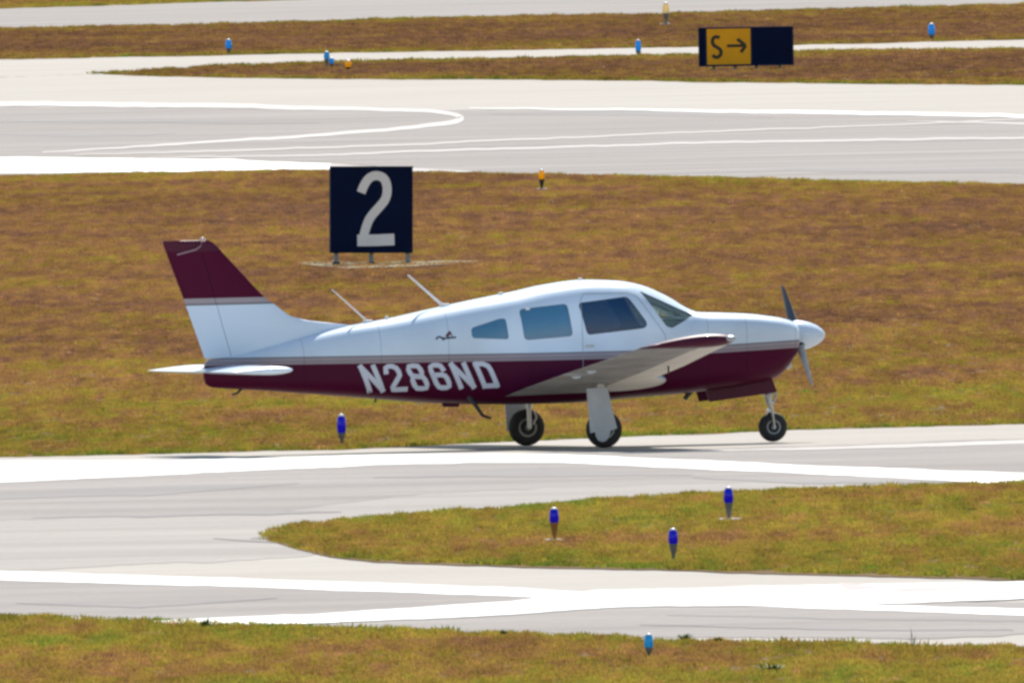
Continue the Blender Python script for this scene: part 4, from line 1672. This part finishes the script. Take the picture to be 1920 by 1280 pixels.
M_legend = mat('legend_black', (0.03, 0.03, 0.015), 0.6)
bm = bmesh.new()
S = smooth_pts([Z5(480, 290), Z5(430, 270), Z5(370, 285), Z5(345, 350), Z5(370, 430), Z5(450, 470), Z5(505, 520), Z5(500, 600), Z5(440, 645), Z5(390, 640), Z5(350, 600)])
slab(bm, S, 62 / 9.6 / s5, -0.015, 0.004)
obj('letter', bm, M_legend, yp)
bm = bmesh.new()
slab(bm, [Z5(610, 440), Z5(930, 440)], 52 / 9.6 / s5, -0.015, 0.004)
slab(bm, [Z5(800, 320), Z5(950, 440)], 58 / 9.6 / s5, -0.0155, 0.004)
slab(bm, [Z5(950, 440), Z5(860, 560)], 58 / 9.6 / s5, -0.0160, 0.004)
obj('arrow', bm, M_legend, yp)
for u in (1339, 1379, 1419, 1463):
    bm = bmesh.new()
    x = (u - 1400) / s5
    add_tube(bm, (x, 0.12, -0.05), (x, 0.12, zb + 0.02), 0.035, 0.035, 12)
    add_tube(bm, (x, 0.12, 0.0), (x, 0.12, 0.035), 0.07, 0.05, 12)
    obj('leg', bm, M_signleg, sg)


# ------------------------------------------------------------------ edge lights
def lens_mat(name, col, emit=None):
    m = mat(name, col, 0.12, var=0.0, coat=0.6)
    b = m.node_tree.nodes['Principled BSDF']
    b.inputs['Transmission Weight'].default_value = 0.25
    n = m.node_tree.nodes.new('ShaderNodeTexNoise')
    n.inputs['Scale'].default_value = 30
    mr = m.node_tree.nodes.new('ShaderNodeMapRange')
    mr.inputs['To Min'].default_value, mr.inputs['To Max'].default_value = 0.08, 0.2
    m.node_tree.links.new(n.outputs[0], mr.inputs['Value'])
    m.node_tree.links.new(mr.outputs[0], b.inputs['Roughness'])
    tr = m.node_tree.nodes.new('ShaderNodeBsdfTranslucent')
    tr.inputs[0].default_value = (*[min(1, c * 1.2) for c in col], 1)
    ms = m.node_tree.nodes.new('ShaderNodeMixShader')
    ms.inputs[0].default_value = 0.55
    m.node_tree.links.new(b.outputs[0], ms.inputs[1])
    m.node_tree.links.new(tr.outputs[0], ms.inputs[2])
    m.node_tree.links.new(ms.outputs[0], m.node_tree.nodes['Material Output'].inputs['Surface'])
    return m


ML = {'cobalt': lens_mat('cobalt_lens', (0.003, 0.006, 0.62)), 'cyan': lens_mat('cyan_lens', (0.02, 0.42, 0.72)),
      'sky': lens_mat('sky_blue_lens', (0.03, 0.42, 0.85)), 'amber': lens_mat('amber_lens', (1.0, 0.52, 0.01)),
      'pale': lens_mat('pale_amber_lens', (0.9, 0.72, 0.45))}
M_lensglint = mat('pale_lens_glint', (0.78, 0.76, 0.82), 0.3)  # pale top paints the sun highlight onto each lens
MS = {'grey': mat('grey_stem', (0.16, 0.18, 0.18), 0.6, var=0.2), 'brown': mat('rusty_orange_stem', (0.30, 0.14, 0.03), 0.7, var=0.3, vscale=30),
      'dark': mat('dark_stem', (0.03, 0.03, 0.025), 0.6)}
M_base = mat('pale_concrete_base', (0.55, 0.47, 0.40), 0.9, var=0.2, vscale=20)


def edge_light(u, v_top, v_lens, v_gnd, w_px, lens, stem, base, label, group, name='edge_light'):
    p = G(u, v_gnd)
    s = px_scale(p)
    t = thing(name, label, 'light', tuple(p), group)
    H = (v_gnd - v_top) / s
    hl = (v_gnd - v_lens) / s
    r = w_px / 2 / s
    L_ = H - hl
    bm = bmesh.new()
    add_lathe(bm, [(r * 0.80, hl), (r * 0.98, hl + 0.10 * L_), (r, hl + 0.45 * L_), (r * 0.93, hl + 0.68 * L_), (r * 0.74, hl + 0.85 * L_), (r * .5, hl + .93 * L_), (0, hl + .95 * L_)], (0, 0, 0), 'Z', 24)
    obj('lens', bm, ML[lens], t, smooth=True, angle=60)
    bm = bmesh.new()
    add_lathe(bm, [(r * 0.76, hl + .835 * L_), (r * 0.60, hl + .92 * L_), (r * 0.33, hl + .98 * L_), (0, H)], (0, 0, 0), 'Z', 20)
    obj('lens_glint', bm, M_lensglint, t, smooth=True)
    bm = bmesh.new()
    add_lathe(bm, [(r * 0.35, -0.02), (r * 0.35, hl * 0.35), (r * 0.55, hl * 0.5), (r * 0.92, hl * 0.97), (r * 0.92, hl)], (0, 0, 0), 'Z', 20)
    obj('stem', bm, MS[stem], t, smooth=True, angle=50)
    if base > 0:
        bm = bmesh.new()
        add_lathe(bm, [(base, -0.01), (base, 0.034), (base * 0.85, 0.046), (0, 0.048)], (0, 0, 0), 'Z', 24)
        obj('base', bm, M_base, t)
    return t


GB = 'blue taxiway edge lights'
edge_light(641, 775, 811, 832, 17, 'cobalt', 'grey', 0, 'cobalt blue light in the grass below the tail of the airplane', GB)
edge_light(1040, 950, 979, 1018, 18, 'cobalt', 'brown', 0.10, 'cobalt blue light on a rusty orange stem in the grass island', GB)
edge_light(1263, 989, 1019, 1052, 18, 'cobalt', 'grey', 0, 'cobalt blue light nearest the lower edge of the grass island', GB)
edge_light(1367, 911, 942, 979, 18, 'cobalt', 'grey', 0.14, 'cobalt blue light near the upper edge of the grass island, with a pale base', GB)
edge_light(1217, 1186, 1213, 1232, 17, 'cyan', 'grey', 0, 'bright cyan light at the near grass edge, lowest in the view', GB)
GF = 'far blue edge lights'
edge_light(1747, 43, 65, 78, 13, 'sky', 'grey', 0, 'small bright blue light right of the taxiway sign', GF)
edge_light(1197, 74, 96, 107, 11, 'sky', 'grey', 0, 'small blue light left of the taxiway sign beside the pale road', GF)
edge_light(429, 73, 91, 102, 12, 'sky', 'grey', 0, 'small blue light alone in the far grass strip at upper left', GF)
edge_light(613, 96, 111, 126, 11, 'cyan', 'grey', 0, 'left one of the close pair of pale blue lights in front of the pale road', GF)
edge_light(622, 108, 119, 130, 10, 'sky', 'grey', 0, 'right, lower one of the close pair of pale blue lights near the orange light', GF)
GA = 'amber edge lights'
edge_light(653, 112, 126, 133, 12, 'amber', 'dark', 0, 'small orange light beside the pair of pale blue lights', GA)
edge_light(1016, 317, 336, 358, 12, 'amber', 'dark', 0.09, 'orange light on a dark stem at the edge of the wide brown field', GA)
edge_light(1249, 4, 25, 47, 13, 'pale', 'grey', 0.16, 'pale yellow light at the edge of the far runway', GA)

# ------------------------------------------------------------------ weeds at the pavement edge
M_weed = mat('weed_green', (0.10, 0.17, 0.02), 0.7, var=0.4, vscale=12)


def weed(u, v, h_px, w_px, label, seed, thin=False):
    p = G(u, v)
    s = px_scale(p)
    rr = random.Random(seed)
    bm = bmesh.new()
    H, Wd = h_px / s, w_px / s
    n = 8 if thin else 60
    for i in range(n):
        a = rr.uniform(0, 6.283)
        b0 = Vector((rr.uniform(-.3, .3) * Wd * .5, rr.uniform(-.3, .3) * Wd * .5, 0))
        tip = b0 + Vector((math.cos(a) * rr.uniform(.2, 1) * Wd / 2, math.sin(a) * rr.uniform(.2, 1) * Wd / 2, H * rr.uniform(.35, 1)))
        side = Vector((-math.sin(a), math.cos(a), 0)) * (0.0035 if thin else rr.uniform(.004, .009))
        mid = b0.lerp(tip, .55) + Vector((0, 0, H * .1))
        q = [bm.verts.new(x) for x in (b0 - side * .5, b0 + side * .5, mid + side, mid - side, tip)]
        bm.faces.new(q[:4])
        bm.faces.new((q[3], q[2], q[4]))
    o = obj('weed', bm, M_weed)
    o.location = p
    tag(o, label, 'weed', 'weeds along the near grass edge')


weed(384, 1180, 24, 34, 'bushy yellow green weed at the left end of the lower white line', 1)
weed(944, 1194, 16, 22, 'small dark green weed at the grass edge below the middle of the view', 2)
weed(1284, 1203, 18, 36, 'broad green weed just right of the cyan light', 3)
weed(1345, 1206, 14, 26, 'low green weed, second to the right of the cyan light', 4)
weed(1712, 1216, 48, 18, 'thin tall grey green stalk weed at the right of the near grass edge', 5, True)
weed(1445, 1258, 20, 90, 'spreading yellow green weed patch in the near grass', 6)
